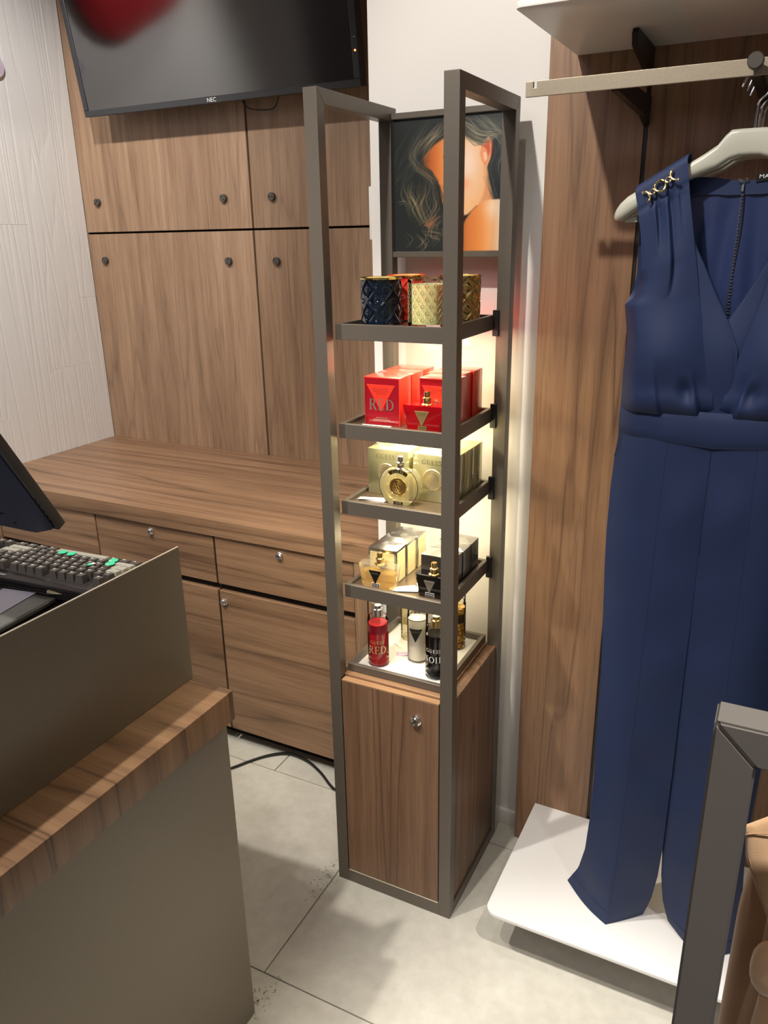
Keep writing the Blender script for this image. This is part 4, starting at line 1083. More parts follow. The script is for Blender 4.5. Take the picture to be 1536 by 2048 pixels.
box(bm, (p0[0]-0.006, p0[1]-0.006, zz), (p0[0]+0.003, p0[1]+0.003, zz+0.0005)); obj('torn_sticker', bm, GREENST, kb, smooth=0)
bm = BM(); box(bm, (p0[0]-0.001, p0[1]-0.001, zz+0.0006), (p0[0]+0.006, p0[1]+0.006, zz+0.0010)); obj('torn_sticker_back', bm, PAPER, kb, smooth=0)
bm = BM(); zz = 0.9926
V_ = [bm.verts.new(kpt(a, b, zz)) for a, b in ((0.192, -0.030), (0.222, -0.030), (0.222, -0.024), (0.192, -0.024))]; bm.faces.new(V_); obj('badge', bm, PRN, kb, smooth=0, label='small pale badge on the keyboard edge')

# pen, card and the grey cash tray lid before the keyboard
pn = thing('ballpoint_pen', 'clear ballpoint pen with gold tip lying before the keyboard', 'pen', (-1.14, 0.838, 0.970))
p0, p1 = Vector((-1.222, 0.826, 0.9815)), Vector((-1.068, 0.842, 0.9815)); dd = (p1-p0).normalized()
obj('barrel', Tube([p0, p0+dd*0.125], 0.0042, 6), CLEARPL, pn, smooth=0)
obj('ink_tube', Tube([p0+dd*0.004, p0+dd*0.128], 0.0016, 6), BLACK, pn)
bm = BM(); tube(bm, [p0+dd*0.1255, p0+dd*0.140, p0+dd*0.150, p0+dd*0.155], [0.0042, 0.0030, 0.0012, 0.0004], 10); obj('tip', bm, PALEGOLD, pn)
obj('cap', Tube([p0-dd*0.006, p0], 0.0046, 8), BLACK, pn)
pc = obj('paper_slip', Box((0, 0, 0), (0.070, 0.085, 0.0004)), mat('printed_paper', srgb(206, 204, 218), 0.6), None, (0, 0, 0), smooth=0)
pc.location = (-1.178, 0.738, 0.9772); pc.rotation_euler = (0, 0, math.radians(9))
tag(pc, 'pale printed paper slip lying on the tray before the keyboard', 'paper')
tr = thing('cash_tray', 'dark grey smooth tray lid beside the keyboard on the till', 'tray', (-1.28, 0.70, 0.966))
bm = BM(); box(bm, (-1.48, 0.45, 0.9665), (-1.075, 0.836, 0.9765), 0.004, 3)
bmesh.ops.rotate(bm, verts=bm.verts, cent=(-1.075, 0.836, 0.97), matrix=Matrix.Rotation(KA, 3, 'Z'))
obj('lid', bm, mat('grey_tray', srgb(96, 96, 92), 0.22), tr)

# monitor seen from behind
mo = thing('till_monitor', 'black till monitor seen from behind at the left edge', 'monitor', (-1.19, 0.80, 0.966))
MT = math.radians(27.6); MXR, MXL = -1.0, -1.38
MPIV = Vector((0, 0.820, 1.132))
def mtilt(bm): bmesh.ops.rotate(bm, verts=bm.verts, cent=MPIV, matrix=Matrix.Rotation(MT, 3, 'X')); return bm
MCASE = mat('monitor_casing', srgb(78, 75, 74), 0.45); MBACK = mat('monitor_back', srgb(46, 50, 76), 0.35)
obj('screen_frame', mtilt(Box((MXL, 0.802, 1.132), (MXR, 0.820, 1.432), 0.003, 2)), MCASE, mo)
obj('display', mtilt(Box((MXL+0.015, 0.8201, 1.147), (MXR-0.015, 0.8206, 1.417))), SCREEN, mo, smooth=0)
bm = BM()
lo_ = [(MXR-0.003, 1.134), (MXL+0.003, 1.134), (MXL+0.003, 1.43), (MXR-0.003, 1.43)]; hi_ = [(MXR-0.030, 1.139), (MXL+0.03, 1.139), (MXL+0.05, 1.38), (MXR-0.05, 1.38)]
A = [bm.verts.new((x, 0.8019, z)) for x, z in lo_]; B = [bm.verts.new((x, 0.782, z)) for x, z in hi_]
fs = [bm.faces.new(A[::-1]), bm.faces.new(B)]+[bm.faces.new((A[i], A[(i+1) % 4], B[(i+1) % 4], B[i])) for i in range(4)]
bmesh.ops.recalc_face_normals(bm, faces=fs); bmesh.ops.bevel(bm, geom=list(bm.edges), offset=0.003, segments=2, affect='EDGES', clamp_overlap=True)
obj('back_shell', mtilt(bm), MBACK, mo)
bm = BM()
for k in range(6): box(bm, (MXR-0.20, 0.7812, 1.175+0.022*k), (MXR-0.075, 0.7822, 1.178+0.022*k))
obj('vent_slots', mtilt(bm), DARKVOID, mo, smooth=0)
bm = Lathe([(0.0, 0.0), (0.0028, 0.0), (0.0028, 0.0006), (0, 0.0006)], (MXR-0.062, 0.7820, 1.158), 12, 'y', False); obj('screw_hole', mtilt(bm), DARKVOID, mo)
bm = BM()
for k in range(5): box(bm, (MXR-0.0022, 0.7985, 1.150+0.012*k), (MXR-0.0005, 0.8015, 1.156+0.012*k))
obj('side_slots', mtilt(bm), DARKVOID, mo, smooth=0)
obj('stand_neck', Tube([(-1.27, 0.745, 0.985), (-1.27, 0.735, 1.08), (-1.27, 0.735, 1.24)], 0.02, 12), MCASE, mo)
obj('stand_base', Box((-1.35, 0.66, 0.9768), (-1.19, 0.78, 0.990), 0.004), MCASE, mo)

# ------------------------------------------------------------------ right hand wall: shelves, rail
def slab(bm, x0, x1, y0, y1, z0, z1, r):
    """rounded front-left corner"""
    pts = [(x0, y1), (x1, y1), (x1, y0)]+[(x0+r-r*math.sin(math.radians(a)), y0+r-r*math.cos(math.radians(a))) for a in range(0, 91, 15)]
    prism(bm, pts, 2, z0, z1, 0.0015)
ls = thing('low_shelf', 'white low shelf board under the jumpsuit near the floor', 'shelf', (0.1, 1.5, 0.124))
bm = BM(); slab(bm, -0.439, 0.75, 1.297, YR-0.0005, 0.124, 0.133, 0.026); obj('board', bm, WHITELAM, ls)
for x in (-0.2995, 0.604):
    bm = BM(); prism(bm, [(YR+0.004, 0.060), (YR+0.004, 0.1235), (YR-0.23, 0.1235), (YR-0.23, 0.112)], 0, x-0.0025, x+0.0025); obj('bracket', bm, BLACKM, ls, smooth=0)
us = thing('upper_shelf', 'white shelf board high above the clothes rail', 'shelf', (0.1, 1.5, 1.876))
bm = BM(); slab(bm, -0.438, 0.75, 1.305, YR-0.0005, 1.8765, 1.886, 0.012); obj('board', bm, WHITELAM, us)
for x in (-0.2995, 0.604):
    bm = BM(); prism(bm, [(YR+0.004, 1.832), (YR+0.004, 1.8762), (YR-0.165, 1.8762), (YR-0.172, 1.868), (YR-0.165, 1.850), (YR-0.06, 1.832)], 0, x-0.005, x+0.005, 0.0006); obj('bracket', bm, BLACKM, us, smooth=0)
RY = 1.392
rl = thing('clothes_rail', 'flat bronze hanging rail with notched end on black arms', 'clothes rail', (-0.1, 1.5, 1.765))
bm = BM(); z0, z1, xe = 1.768, 1.7905, -0.443
prism(bm, [(xe, z0), (0.70, z0), (0.70, z1), (xe+0.0185, z1), (xe+0.0185, z1-0.010), (xe+0.0125, z1-0.010), (xe+0.0125, z1), (xe, z1)], 1, RY-0.0015, RY+0.0045, 0.0005)
obj('bar', bm, RAILMET, rl, smooth=0)
for x in (-0.2995, 0.604):
    bm = BM(); prism(bm, [(YR+0.004, 1.745), (YR+0.004, 1.795), (YR-0.03, 1.793), (RY+0.005, 1.790), (RY+0.005, 1.766), (YR-0.05, 1.758)], 0, x-0.006, x+0.006, 0.0006); obj('arm', bm, BLACKM, rl, smooth=0)
fa = thing('faceout_arm', 'dark peg arm with round knob holding the hangers', 'hook arm', (-0.098, 1.5, 1.787))
obj('arm', Box((-0.106, RY+0.006, 1.768), (-0.092, YR-0.0005, 1.783), 0.001, 1), BLACKM, fa, smooth=0)
obj('knob', Lathe([(0.0075, 0.0), (0.0075, 0.016), (0.0112, 0.0165), (0.0112, 0.029), (0.0100, 0.0308), (0.0, 0.0308)], (-0.0985, RY-0.0016, 1.783), 40, 'y', False), GUN, fa, smooth=30)
# ------------------------------------------------------------------ hanger and jumpsuit
XC = -0.0945
HANGM = mat('hanger_grey_plastic', srgb(188, 187, 172), 0.32)
hg = thing('coat_hanger', 'pale grey moulded hanger carrying the navy jumpsuit', 'hanger', (XC, 1.412, 1.70), 'hangers on the peg arm')
# half profile: distance from centre, top z, bottom z, depth (front-back), y shift
HS = [(0.0, 1.7005, 1.6630, 0.016, 0.0), (0.015, 1.7005, 1.6625, 0.016, 0.0), (0.028, 1.7000, 1.6585, 0.017, 0.0), (0.036, 1.693, 1.653, 0.018, 0.0), (0.046, 1.6800, 1.6465, 0.020, 0.0),
      (0.064, 1.6680, 1.6395, 0.024, -0.001), (0.084, 1.6560, 1.6310, 0.030, -0.002), (0.110, 1.6440, 1.6175, 0.036, -0.003), (0.135, 1.6310, 1.6030, 0.040, -0.004), (0.155, 1.6205, 1.5900, 0.042, -0.005),
      (0.172, 1.6110, 1.5790, 0.040, -0.006), (0.183, 1.6010, 1.5735, 0.036, -0.006), (0.189, 1.5920, 1.5735, 0.028, -0.006), (0.192, 1.5850, 1.5770, 0.016, -0.006)]
def hanger_body():
    bm = BM(); rings = []
    for sgn, seq in ((-1, HS[::-1]), (1, HS[1:])):
        for dx, zt, zb, dp, sy in seq:
            h = zt-zb; r = min(h, dp)*0.38; ring = []
            for (ux, uz, a0) in ((1, 1, 0), (-1, 1, 90), (-1, -1, 180), (1, -1, 270)):
                for a in (0, 30, 60, 90):
                    q = math.radians(a0+a)
                    ring.append(bm.verts.new((XC+sgn*dx, 1.412+sy+ux*(dp/2-r)+r*math.cos(q), (zt+zb)/2+uz*(h/2-r)+r*math.sin(q))))
            rings.append(ring)
    n = len(rings[0]); fs = []
    for a, b in zip(rings, rings[1:]):
        for k in range(n): fs.append(bm.faces.new((a[k], a[(k+1) % n], b[(k+1) % n], b[k])))
    fs += [bm.faces.new(rings[0][::-1]), bm.faces.new(rings[-1])]
    bmesh.ops.recalc_face_normals(bm, faces=fs); return bm
obj('hanger_body', hanger_body(), HANGM, hg, smooth=50)
obj('trouser_peg', Box((XC-0.176, 1.404, 1.5715), (XC-0.156, 1.414, 1.5795), 0.001), HANGM, hg)
obj('hook', Tube(spline([(XC+0.003, 1.412, 1.697), (XC+0.003, 1.412, 1.722), (XC+0.005, 1.412, 1.736), (XC+0.016, 1.412, 1.748), (XC+0.020, 1.412, 1.765), (XC+0.016, 1.412, 1.783), (XC+0.002, 1.412, 1.789), (XC-0.010, 1.412, 1.782), (XC-0.018, 1.412, 1.765), (XC-0.021, 1.412, 1.757)], 44), 0.0017, 8), CHROME, hg)
dup(hg, (XC+0.002, 1.470, 1.702), 0.0, 'second pale grey hanger, right behind the one with the jumpsuit')
dup(hg, (XC+0.004, 1.520, 1.702), 0.0, 'rearmost pale grey hanger on the peg arm, nearest the wall')

js = thing('jumpsuit', 'sleeveless navy blue wrap jumpsuit hanging over the white shelf', 'jumpsuit', (XC, 1.41, 0.134))
def L1(pts):      # piecewise linear z -> x (pts sorted by falling z)
    zs = [p[1] for p in pts][::-1]; xs = [p[0] for p in pts][::-1]
    return lambda z: float(np.interp(z, zs, xs))
def resample(pts, n):
    p = [Vector((a, b, 0)) for a, b in pts]; d = [0]
    for a, b in zip(p, p[1:]): d.append(d[-1]+(b-a).length)
    return [(float(np.interp(d[-1]*k/(n-1), d, [q.x for q in p])), float(np.interp(d[-1]*k/(n-1), d, [q.y for q in p]))) for k in range(n)]
def mirror(p): return (2*XC-p[0], p[1], p[2])
sig = lambda t: 1/(1+math.exp(-max(-40, min(40, t))))
OUT = [(-0.2540, 1.6165), (-0.2475, 1.5900), (-0.2400, 1.5550), (-0.2330, 1.5000), (-0.2365, 1.4740), (-0.2470, 1.4520), (-0.2600, 1.4405), (-0.2545, 1.4054), (-0.2515, 1.3852), (-0.2540, 1.3246), (-0.2531, 1.2640)]
FOLD = [(-0.1795, 1.6600), (-0.1715, 1.6130), (-0.1629, 1.5696), (-0.1467, 1.4906), (-0.1407, 1.4560), (-0.1194, 1.3728), (-0.0960, 1.2640)]
NT, NS = 84, 72
def bodice(flip):
    o_ = resample(OUT, NT+1); f_ = resample(FOLD, NT+1); P = []
    # the strap folds over the hanger: start behind it
    for (dz, y) in ((-0.030, 1.440), (0.004, 1.436), (0.0105, 1.424), (0.0115, 1.410), (0.009, 1.396), (0.005, 1.3885)):
        P.append([(o_[0][0]+(f_[0][0]-o_[0][0])*k/NS, y, o_[0][1]+(f_[0][1]-o_[0][1])*k/NS+dz) for k in range(NS+1)])
    for i in range(NT+1):
        t = i/NT; row = []
        for k in range(NS+1):
            s = k/NS
            x = o_[i][0]+(f_[i][0]-o_[i][0])*s; z = o_[i][1]+(f_[i][1]-o_[i][1])*s
            y = 1.386-0.013*math.sin(math.pi*min(1, s*0.9+0.1))*min(1, t*3)
            y += 0.026*max(0, 1-s/0.22)**2*min(1, max(0, (t-0.34)/0.12))          # side seam turns back
            y -= 0.017*math.exp(-((t-0.74)/0.17)**2)*math.sin(math.pi*min(1, s*0.95+0.02))   # bust
            for s0, t1, a in ((0.36, 0.30, 0.007), (0.60, 0.50, 0.008), (0.80, 0.26, 0.002)):  # shoulder pleats
                fade = max(0, min(1, (t1-t)/0.14))*min(1, max(0, t-0.085)/0.02)
                y += a*fade*(sig((s-s0)/0.010)-0.5)*math.exp(-abs(s-s0)/0.13)*2*(1 if s > s0 else 0.8)
            # seam of the shoulder yoke
            y += 0.0018*math.exp(-((t-0.085)/0.006)**2)
            # waist pleats: cloth puffs out, then tucks under
            for s0, a, t0 in ((0.46, 0.0045, 0.74), (0.86, 0.009, 0.80)):
                fade = max(0, min(1, (t-t0)/0.16))
                sc_ = s0-0.20*(1-t)
                y += a*fade*(sig((s-sc_)/0.010)-0.55)*math.exp(-abs(s-sc_)/0.16)*2
            y += 0.010*math.exp(-((t-0.895)/0.045)**2-((s-0.74)/0.075)**2)
            y -= 0.007*math.exp(-((t-0.935)/0.045)**2)*min(1, s*2.2)*(1-0.4*s)
            y += 0.012*max(0, (t-0.965)/0.035)**1.5*0.5
            row.append((x, y, z))
        P.append(row)
    if flip: P = [[mirror(p) for p in r] for r in P]
    bm = BM(); grid(bm, P); thicken(bm, 0.0012); return bm
obj('bodice_panel', bodice(False), NAVY, js, smooth=60)
obj('bodice_panel', bodice(True), NAVY, js, smooth=60)
NECKL = [(-0.1690, 1.6000), (-0.1645, 1.5697), (-0.1541, 1.5351), (-0.1246, 1.4780), (-0.0943, 1.4219), (-0.0740, 1.3775), (-0.0700, 1.3300), (-0.0690, 1.2620)]
def wrap(flip, y0):
    n = 60; f_ = resample([(-0.1740, 1.6150)]+FOLD[2:], n+1); k_ = resample(NECKL, n+1); P = []
    for i in range(n+1):
        row = []
        for k in range(19):
            s = k/18; a, b = (f_[i][0]-0.008, f_[i][1]), k_[i]
            x = a[0]+(b[0]-a[0])*s; z = a[1]+(b[1]-a[1])*s
            y = y0-0.010*math.exp(-((i/n-0.72)/0.2)**2)*math.sin(math.pi*(0.25+0.5*s))+0.0015*math.exp(-((s-0.93)/0.03)**2)
            row.append((x, y, z))
        P.append(row)
    if flip: P = [[mirror(p) for p in r] for r in P]
    bm = BM(); grid(bm, P); thicken(bm, 0.0012); return bm
obj('wrap_panel', wrap(False, 1.3905), NAVY, js, smooth=60)
obj('wrap_panel', wrap(True, 1.3965), NAVY, js, smooth=60)
# back of the garment, satin lined, seen through the neckline and armhole
SIDE = [(-0.2482, 1.6000), (-0.2495, 1.5849), (-0.2512, 1.5555), (-0.2495, 1.4888), (-0.2531, 1.4636), (-0.2637, 1.4403), (-0.2541, 1.4054), (-0.2511, 1.3852), (-0.2542, 1.3246), (-0.2531, 1.2687)]
sx = L1(SIDE)
P = []
NECKB = [(-0.2482, 1.598), (-0.215, 1.617), (-0.180, 1.634), (-0.160, 1.636), (-0.140, 1.634), (-0.120, 1.630), (XC, 1.6275)]
nx_ = [p[0] for p in NECKB]; nz_ = [p[1] for p in NECKB]
for i in range(40):
    t = i/39; row = []
    for k in range(61):
        s = k/60*2-1; q = 1-abs(s)           # 0 at the sides, 1 at the middle
        ztop = float(np.interp(-0.2482+q*(XC+0.2482), nx_, nz_))
        z = ztop+(1.255-ztop)*t
        xs_ = sx(min(z, 1.598)); x = xs_+(XC-xs_)*q
        y = 1.437-0.016*max(0, 1-q/0.18)**2*min(1, max(0, (t-0.42)*6))+0.004*math.sin(q*9+t*5)*t*(1-t)*2+0.0025*math.sin(q*23+t*3)*math.exp(-((t-.35)/.3)**2)
        row.append((x if s < 0 else 2*XC-x, y, z))
    P.append(row)
bm = BM(); grid(bm, P); thicken(bm, 0.001); obj('back_panel', bm, NAVYSAT, js, smooth=60)
# facing along the back neck
P = []
for i in range(6):
    row = []
    for k in range(41):
        s = k/40*2-1; q = 1-abs(s); x = -0.190+q*(XC+0.190)
        ztop = float(np.interp(x, nx_, nz_)); z = ztop+0.001-i/5*(0.010+0.010*q+0.020*(1-q))
        row.append((x if s < 0 else 2*XC-x, 1.4335, z))
    P.append(row)
bm = BM(); grid(bm, P); thicken(bm, 0.0012); obj('neck_facing', bm, NAVY, js, smooth=60)
ZIPM = mat('zip_tape', srgb(30, 36, 54), 0.5)
obj('zip', Tube([(XC-0.004+0.003*math.sin(k*.3), 1.4325, 1.622-k*0.0118) for k in range(19)], 0.0021, 6), ZIPM, js)
bm = BM()
for k in range(40): box(bm, (XC-0.0065, 1.4296, 1.612-k*0.005), (XC-0.0035+0.001*(k % 2), 1.4306, 1.6145-k*0.005))
s_ = obj('zip_teeth', bm, mat('zip_teeth', srgb(88, 90, 100), 0.35, 0.6), js, smooth=0); s_['kind'] = 'stuff'
bm = BM(); tube(bm, [(XC-0.005+0.0022*math.cos(a), 1.4285, 1.6275+0.0022*math.sin(a)) for a in [k*math.pi/5 for k in range(10)]], 0.0007, 6, True)
tube(bm, [(XC-0.010+0.002*math.cos(a), 1.4285, 1.629+0.002*math.sin(a)) for a in [k*math.pi/5 for k in range(10)]], 0.0006, 6, True)
tube(bm, [(XC+0.000+0.002*math.cos(a), 1.4285, 1.630+0.002*math.sin(a)) for a in [k*math.pi/5 for k in range(10)]], 0.0006, 6, True)
box(bm, (XC-0.0065, 1.428, 1.613), (XC-0.0030, 1.430, 1.6235), 0.0004, 1)
obj('hook_and_slider', bm, SILVER, js)
bm = BM(); grid(bm, [[(XC+0.013+0.038*k/8, 1.4310, 1.6375-0.012*i+0.004*math.sin(k/8*1.2)) for k in range(9)] for i in range(2)]); thicken(bm, 0.0006)
obj('neck_label', bm, BLACKPR, js)
obj('label_lettering', sans('MA', 0.0078, lambda u, v, e: (XC+0.0235+u*1.25, 1.4300, 1.6325+v+0.0012)), WHITEPR, js, smooth=0)
# waistband
P = []
for i in range(8):
    t = i/7; row = []
    for k in range(61):
        s = k/60*2-1; q = 1-abs(s); x = -0.2530+q*(XC+0.2530)
        zt = 1.2720+0.000*q; zb = 1.2215-0.0095*q
        y = 1.3785+0.034*(1-q)**5-0.003*math.sin(math.pi*t)+0.002*math.exp(-((t-0.0)/0.06)**2)+0.002*math.exp(-((t-1.0)/0.06)**2)
        row.append((x if s < 0 else 2*XC-x, y, zt+(zb-zt)*t))
    P.append(row)
bm = BM(); grid(bm, P); thicken(bm, 0.0015); obj('waistband', bm, NAVY, js, smooth=60)
obj('waist_seam', Tube([(-0.2525+0.316*k/40, 1.3790+0.033*abs(k/20-1)**5, 1.2222-0.0098*(1-abs(k/20-1))) for k in range(41)], 0.0007, 5), NAVYD, js)
# trouser legs
SX = L1([(-0.2525, 1.2230), (-0.2567, 1.1811), (-0.2598, 1.1169), (-0.2608, 1.0278), (-0.2588, 0.9565), (-0.2538, 0.8456), (-0.2490, 0.7312), (-0.2480, 0.6074), (-0.2455, 0.4764), (-0.2470, 0.3709), (-0.2540, 0.2724), (-0.2680, 0.2000), (-0.2945, 0.1345)])
CX = L1([(-0.1645, 1.2230), (-0.1678, 1.0543), (-0.1697, 0.8434), (-0.1720, 0.6515), (-0.1730, 0.5278), (-0.1760, 0.3875), (-0.1815, 0.2708), (-0.1850, 0.1721), (-0.1885, 0.1345)])
IX = L1([(-0.0945, 1.2230), (-0.0945, 1.0160), (-0.0938, 0.9000), (-0.0935, 0.5000), (-0.0940, 0.3600), (-0.0975, 0.2800), (-0.1060, 0.2000), (-0.1200, 0.1345)])
def leg(flip):
    zs = [1.223-(1.223-0.1345)*(k/90) for k in range(91)]; P = []
    for z in zs:
        b = min(1, max(0, (0.45-z)/0.315)); b2 = b*b          # break over the shelf
        q = min(1, max(0, (1.05-z)/0.5))                     # opening below the crotch
        side = Vector((SX(z), 1.412+0.052*b2, z)); cr = Vector((CX(z), 1.380-0.003*b2-0.004*q*(1-b), z)); inn = Vector((IX(z), 1.3835+0.012*q+0.045*b2+(0.006 if flip else 0)*q, z))
        bk = Vector((CX(z)+0.004, 1.446+0.050*b2, z))
        row = []
        def seg(a, c, n, bulge):
            for k in range(n):
                t = k/n; p = a.lerp(c, t); p.y += bulge*math.sin(math.pi*t)
                row.append(p)
        wob = 0.002*math.sin(z*19)+0.0018*math.sin(z*41+1)
        seg(side, cr, 14, -0.0105-0.001*q+wob*(0.3+b)); seg(cr, inn, 12, -0.0025+0.002*q-wob)
        seg(inn, bk, 8, 0.006); seg(bk, side, 8, 0.008)
        row.append(row[0].copy())
        P.append([tuple(p) for p in row])
    if flip: P = [[mirror(p) for p in r] for r in P]
    bm = BM(); grid(bm, P); bmesh.ops.remove_doubles(bm, verts=bm.verts, dist=1e-6)
    if flip: bmesh.ops.reverse_faces(bm, faces=bm.faces)
    return bm
for f_ in (False, True):
    l_ = obj('trouser_leg', leg(f_), NAVY, js, smooth=55)
    mm = (lambda p: mirror(p)) if f_ else (lambda p: p)
    zc = [1.222-1.04*k/60 for k in range(61)]
    bb_ = lambda z: min(1, max(0, (0.45-z)/0.315))**2
    obj('crease_seam', Tube([mm((CX(z), 1.380-0.003*bb_(z)-0.004*min(1, max(0, (1.05-z)/0.5))*(1-min(1, max(0, (0.45-z)/0.315)))-0.0001, z)) for z in zc], 0.0005, 5), NAVYD, l_)
    hz = 0.168; b_ = min(1, max(0, (0.45-hz)/0.315)); b2_ = b_*b_
    ss, cc, ii = Vector((SX(hz)-0.001, 1.412+0.052*b2_, hz)), Vector((CX(hz), 1.3795-0.003*b2_, hz)), Vector((IX(hz)+0.0005, 1.3835+0.012+0.045*b2_, hz))
    obj('hem_seam', Tube([mm(tuple(p)) for p in [ss.lerp(cc, k/10)+Vector((0, -0.0112*math.sin(math.pi*k/10), 0)) for k in range(11)]+[cc.lerp(ii, k/10) for k in range(1, 11)]], 0.0005, 5), NAVYD, l_)
    obj('pocket_seam', Tube([mm(p) for p in [(-0.2470, 1.3995, 1.2225), (-0.2500, 1.4005, 1.200), (-0.2560, 1.4050, 1.175)]], 0.0009, 5), NAVYD, l_)
obj('front_seam', Tube([(XC, 1.3826, 1.2125-0.195*k/12) for k in range(13)], 0.0006, 5), NAVYD, js)
# gold link ornament on each shoulder
def orn(flip):
    bm = BM()
    e1 = Vector((0.0474, 0, 0.0347)).normalized(); e2 = Vector((-e1.z, 0, e1.x)); c0 = Vector((-0.2150, 1.3775, 1.6235))
    F = lambda a, b: tuple(c0+e1*a+e2*b+Vector((0, 0.006*b/0.02, 0)))
    def ring(ca, cb, r, a0, a1, closed, n=22, rad=0.0016):
        pts = [F(ca+r*math.cos(math.radians(a0+(a1-a0)*k/(n if closed else n-1))), cb+r*math.sin(math.radians(a0+(a1-a0)*k/(n if closed else n-1)))) for k in range(n)]
        if flip: pts = [mirror(p) for p in pts]
        tube(bm, pts, rad, 8, closed)
    ring(0, 0, 0.0082, 0, 360, True, 26, 0.0019)
    ring(-0.0285, 0.0, 0.0092, -80, 80, False, 18, 0.0019); ring(0.0285, 0.0, 0.0092, 100, 260, False, 18, 0.0019)
    ring(-0.0138, 0, 0.0038, 0, 360, True, 14, 0.0015); ring(0.0138, 0, 0.0038, 0, 360, True, 14, 0.0015)
    return bm
for f_ in (False, True): obj('shoulder_chain', orn(f_), GOLD, js, label='gold link ornament on the shoulder strap')

# ------------------------------------------------------------------ garment rack in the right foreground
rk_ = thing('garment_rack', 'square tube grey metal garment rack in the right foreground', 'clothes rack', (0.5, 0.62, 0.0))
RX0, RX1, RYF, RZ, RT = -0.0135, 1.05, 0.600, 1.183, 0.035
def rack_frame(y0, y1):
    for nm, poly in (('top_rail', [(RX0, RZ), (RX1, RZ), (RX1-RT, RZ-RT), (RX0+RT, RZ-RT)]), ('post', [(RX0, 0.0), (RX0, RZ), (RX0+RT, RZ-RT), (RX0+RT, 0.0)]), ('post', [(RX1, 0.0), (RX1-RT, 0.0), (RX1-RT, RZ-RT), (RX1, RZ)])):
        bm = BM()
        vs1 = [bm.verts.new((x, y0, z)) for x, z in poly]; vs2 = [bm.verts.new((x, y1, z)) for x, z in poly]
        n = len(poly); fs = [bm.faces.new(vs1), bm.faces.new(vs2[::-1])]+[bm.faces.new((vs1[i], vs2[i], vs2[(i+1) % n], vs1[(i+1) % n])) for i in range(n)]
        bmesh.ops.recalc_face_normals(bm, faces=fs); bmesh.ops.bevel(bm, geom=list(bm.edges), offset=0.0022, segments=2, affect='EDGES', clamp_overlap=True)
        obj(nm, bm, RACKMET, rk_)
rack_frame(RYF, RYF+RT)
obj('hanging_rod', Tube([(RX0+RT, RYF+0.090, 1.128), (RX1-RT, RYF+0.090, 1.128)], 0.009, 14), RACKMET, rk_)
for x in (RX0+RT*0.5, RX1-RT*0.5): obj('rod_bracket', Box((x-0.012, RYF+RT, 1.112), (x+0.012, RYF+0.098, 1.131), 0.002), RACKMET, rk_)

jk = thing('suede_jacket', 'tan suede jacket with stitched flap hanging behind the rack post', 'jacket', (0.12, 0.70, 0.50))
def sheet(outline, y, t, mat_, nm, puff=0.006, label=None, curl=None):
    """a cut cloth piece: outline in x-z, thickness, softly domed"""
    bm = BM(); c = Vector((sum(p[0] for p in outline)/len(outline), sum(p[1] for p in outline)/len(outline)))
    o2 = resample(list(outline)+[outline[0]], 73)[:-1]; rings = []
    for k, f in enumerate((1.0, 0.985, 0.95, 0.88, 0.7, 0.45, 0.2)):
        d = puff*(1-f**3)+(0.0 if k else -0.0)
        rings.append([bm.verts.new((c.x+(px-c.x)*f, y-t*(0 if k == 0 else 0.7 if k == 1 else 1)-d+(curl(px, pz) if curl else 0), c.y+(pz-c.y)*f)) for px, pz in o2])
    n = len(o2); fs = []
    back = [bm.verts.new((v.co.x, y+0.0015+(curl(o2[i][0], o2[i][1]) if curl else 0), v.co.z)) for i, v in enumerate(rings[0])]
    for a, b in [(back, rings[0])]+list(zip(rings, rings[1:])):
        for k in range(n): fs.append(bm.faces.new((a[k], a[(k+1) % n], b[(k+1) % n], b[k])))
    fs += [bm.faces.new(rings[-1]), bm.faces.new(back[::-1])]
    bmesh.ops.recalc_face_normals(bm, faces=fs)
    return obj(nm, bm, mat_, jk, smooth=50, label=label)
COLL = [(0.0235, 1.0300), (0.0412, 1.0448), (0.080, 1.062), (0.150, 1.075), (0.190, 1.05), (0.170, 0.93), (0.075, 0.900), (0.0521, 0.9473), (0.0412, 0.9701), (0.0337, 0.9853), (0.0275, 0.9990)]
sheet(COLL, 0.668, 0.003, SUEDE, 'storm_flap', 0.005, 'light tan shoulder flap', lambda px, pz: (pz-0.95)*0.15)
SLV = [(0.0365, 0.9900), (0.0345, 0.9640), (0.0320, 0.9420), (0.0300, 0.9150), (0.0298, 0.8800), (0.0296, 0.8300), (0.0292, 0.7800), (0.0292, 0.70), (0.0300, 0.55), (0.062, 0.52), (0.066, 0.70), (0.070, 0.85), (0.075, 0.95), (0.066, 1.00)]
sheet(SLV, 0.706, 0.010, SUEDED, 'sleeve', 0.012, 'darker sleeve, its shade put into the suede colour')
FLAP = [(0.0600, 0.9290), (0.0510, 0.9215), (0.0468, 0.9100), (0.0455, 0.8930), (0.0468, 0.8800), (0.0505, 0.8715), (0.0570, 0.8650), (0.120, 0.862), (0.160, 0.868), (0.160, 0.935), (0.090, 0.935)]
sheet(FLAP, 0.657, 0.004, SUEDE, 'pocket_flap', 0.010, 'rounded tan pocket flap')
BDY = [(0.0560, 0.960), (0.0535, 0.875), (0.0490, 0.838), (0.0450, 0.790), (0.0400, 0.70), (0.034, 0.52), (0.21, 0.50), (0.21, 0.99), (0.10, 1.01)]
sheet(BDY, 0.686, 0.004, SUEDE, 'front_panel', 0.006)
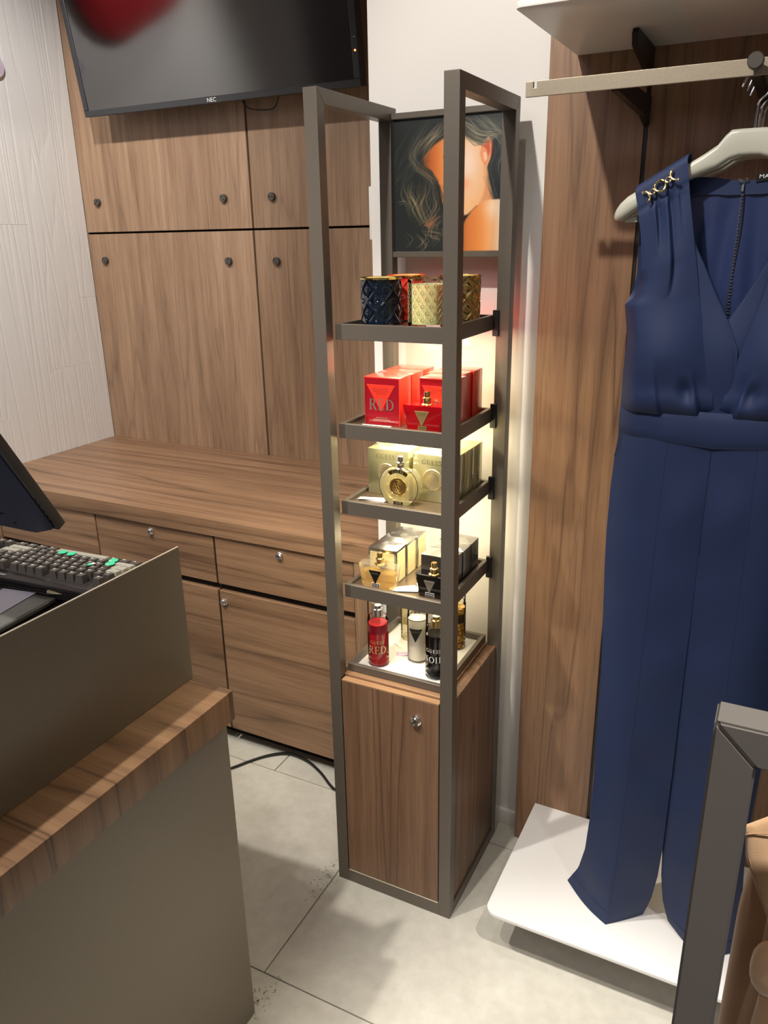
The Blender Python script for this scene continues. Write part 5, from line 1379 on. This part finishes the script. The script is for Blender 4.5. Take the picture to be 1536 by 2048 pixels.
sheet([(0.0590, 0.846), (0.0565, 0.800), (0.050, 0.70), (0.046, 0.54), (0.150, 0.54), (0.150, 0.846)], 0.672, 0.004, SUEDE, 'lower_panel', 0.008)
sheet([(0.078, 0.858), (0.150, 0.858), (0.150, 0.55), (0.112, 0.55)], 0.660, 0.004, SUEDED, 'pocket_gusset', 0.004)
obj('hanger_hook', Tube(spline([(0.12, 0.695, 1.060), (0.12, 0.695, 1.105), (0.120, 0.683, 1.115), (0.12, 0.678, 1.128), (0.12, 0.682, 1.138), (0.12, 0.690, 1.1405), (0.12, 0.699, 1.137), (0.12, 0.702, 1.128)], 20), 0.0016, 6), CHROME, jk)
obj('seam_line', Tube([(x_, y_+(z_-0.95)*0.15, z_) for x_, y_, z_ in ((0.0245, 0.6640, 1.0240), (0.0330, 0.6625, 1.0290), (0.060, 0.6600, 1.0400), (0.10, 0.659, 1.048))], 0.0006, 5), SUEDED, jk)
obj('seam_line', Tube([(x_, y_+(z_-0.95)*0.15, z_) for x_, y_, z_ in ((0.0310, 0.6640, 1.0000), (0.0380, 0.6625, 0.9830), (0.0470, 0.6610, 0.9640), (0.0560, 0.6600, 0.9460))], 0.0006, 5), SUEDED, jk)

# scuffs on the floor by the tower foot: thin flat stains
def scuffs(cx, cy, sx_, sy_, n, seed):
    rr = random.Random(seed); bm = BM()
    for _ in range(n):
        x, y = rr.gauss(cx, sx_), rr.gauss(cy, sy_); a = rr.uniform(0, math.pi); L_, W_ = rr.uniform(.001, .007), rr.uniform(.0005, .002)
        bm.faces.new([bm.verts.new((x+L_*math.cos(a+q)*m_, y+L_*math.sin(a+q)*m_, 0.0003)) for q, m_ in ((0, 1), (1.5, W_/L_), (math.pi, 1), (4.6, W_/L_))])
    return bm
s_ = obj('floor_scuff', scuffs(-0.880, 1.350, 0.016, 0.042, 90, 1), FILTH, fl, smooth=0); s_['kind'] = 'stuff'
s_ = obj('floor_scuff', scuffs(-0.832, 0.985, 0.010, 0.030, 50, 2), FILTH, fl, smooth=0); s_['kind'] = 'stuff'
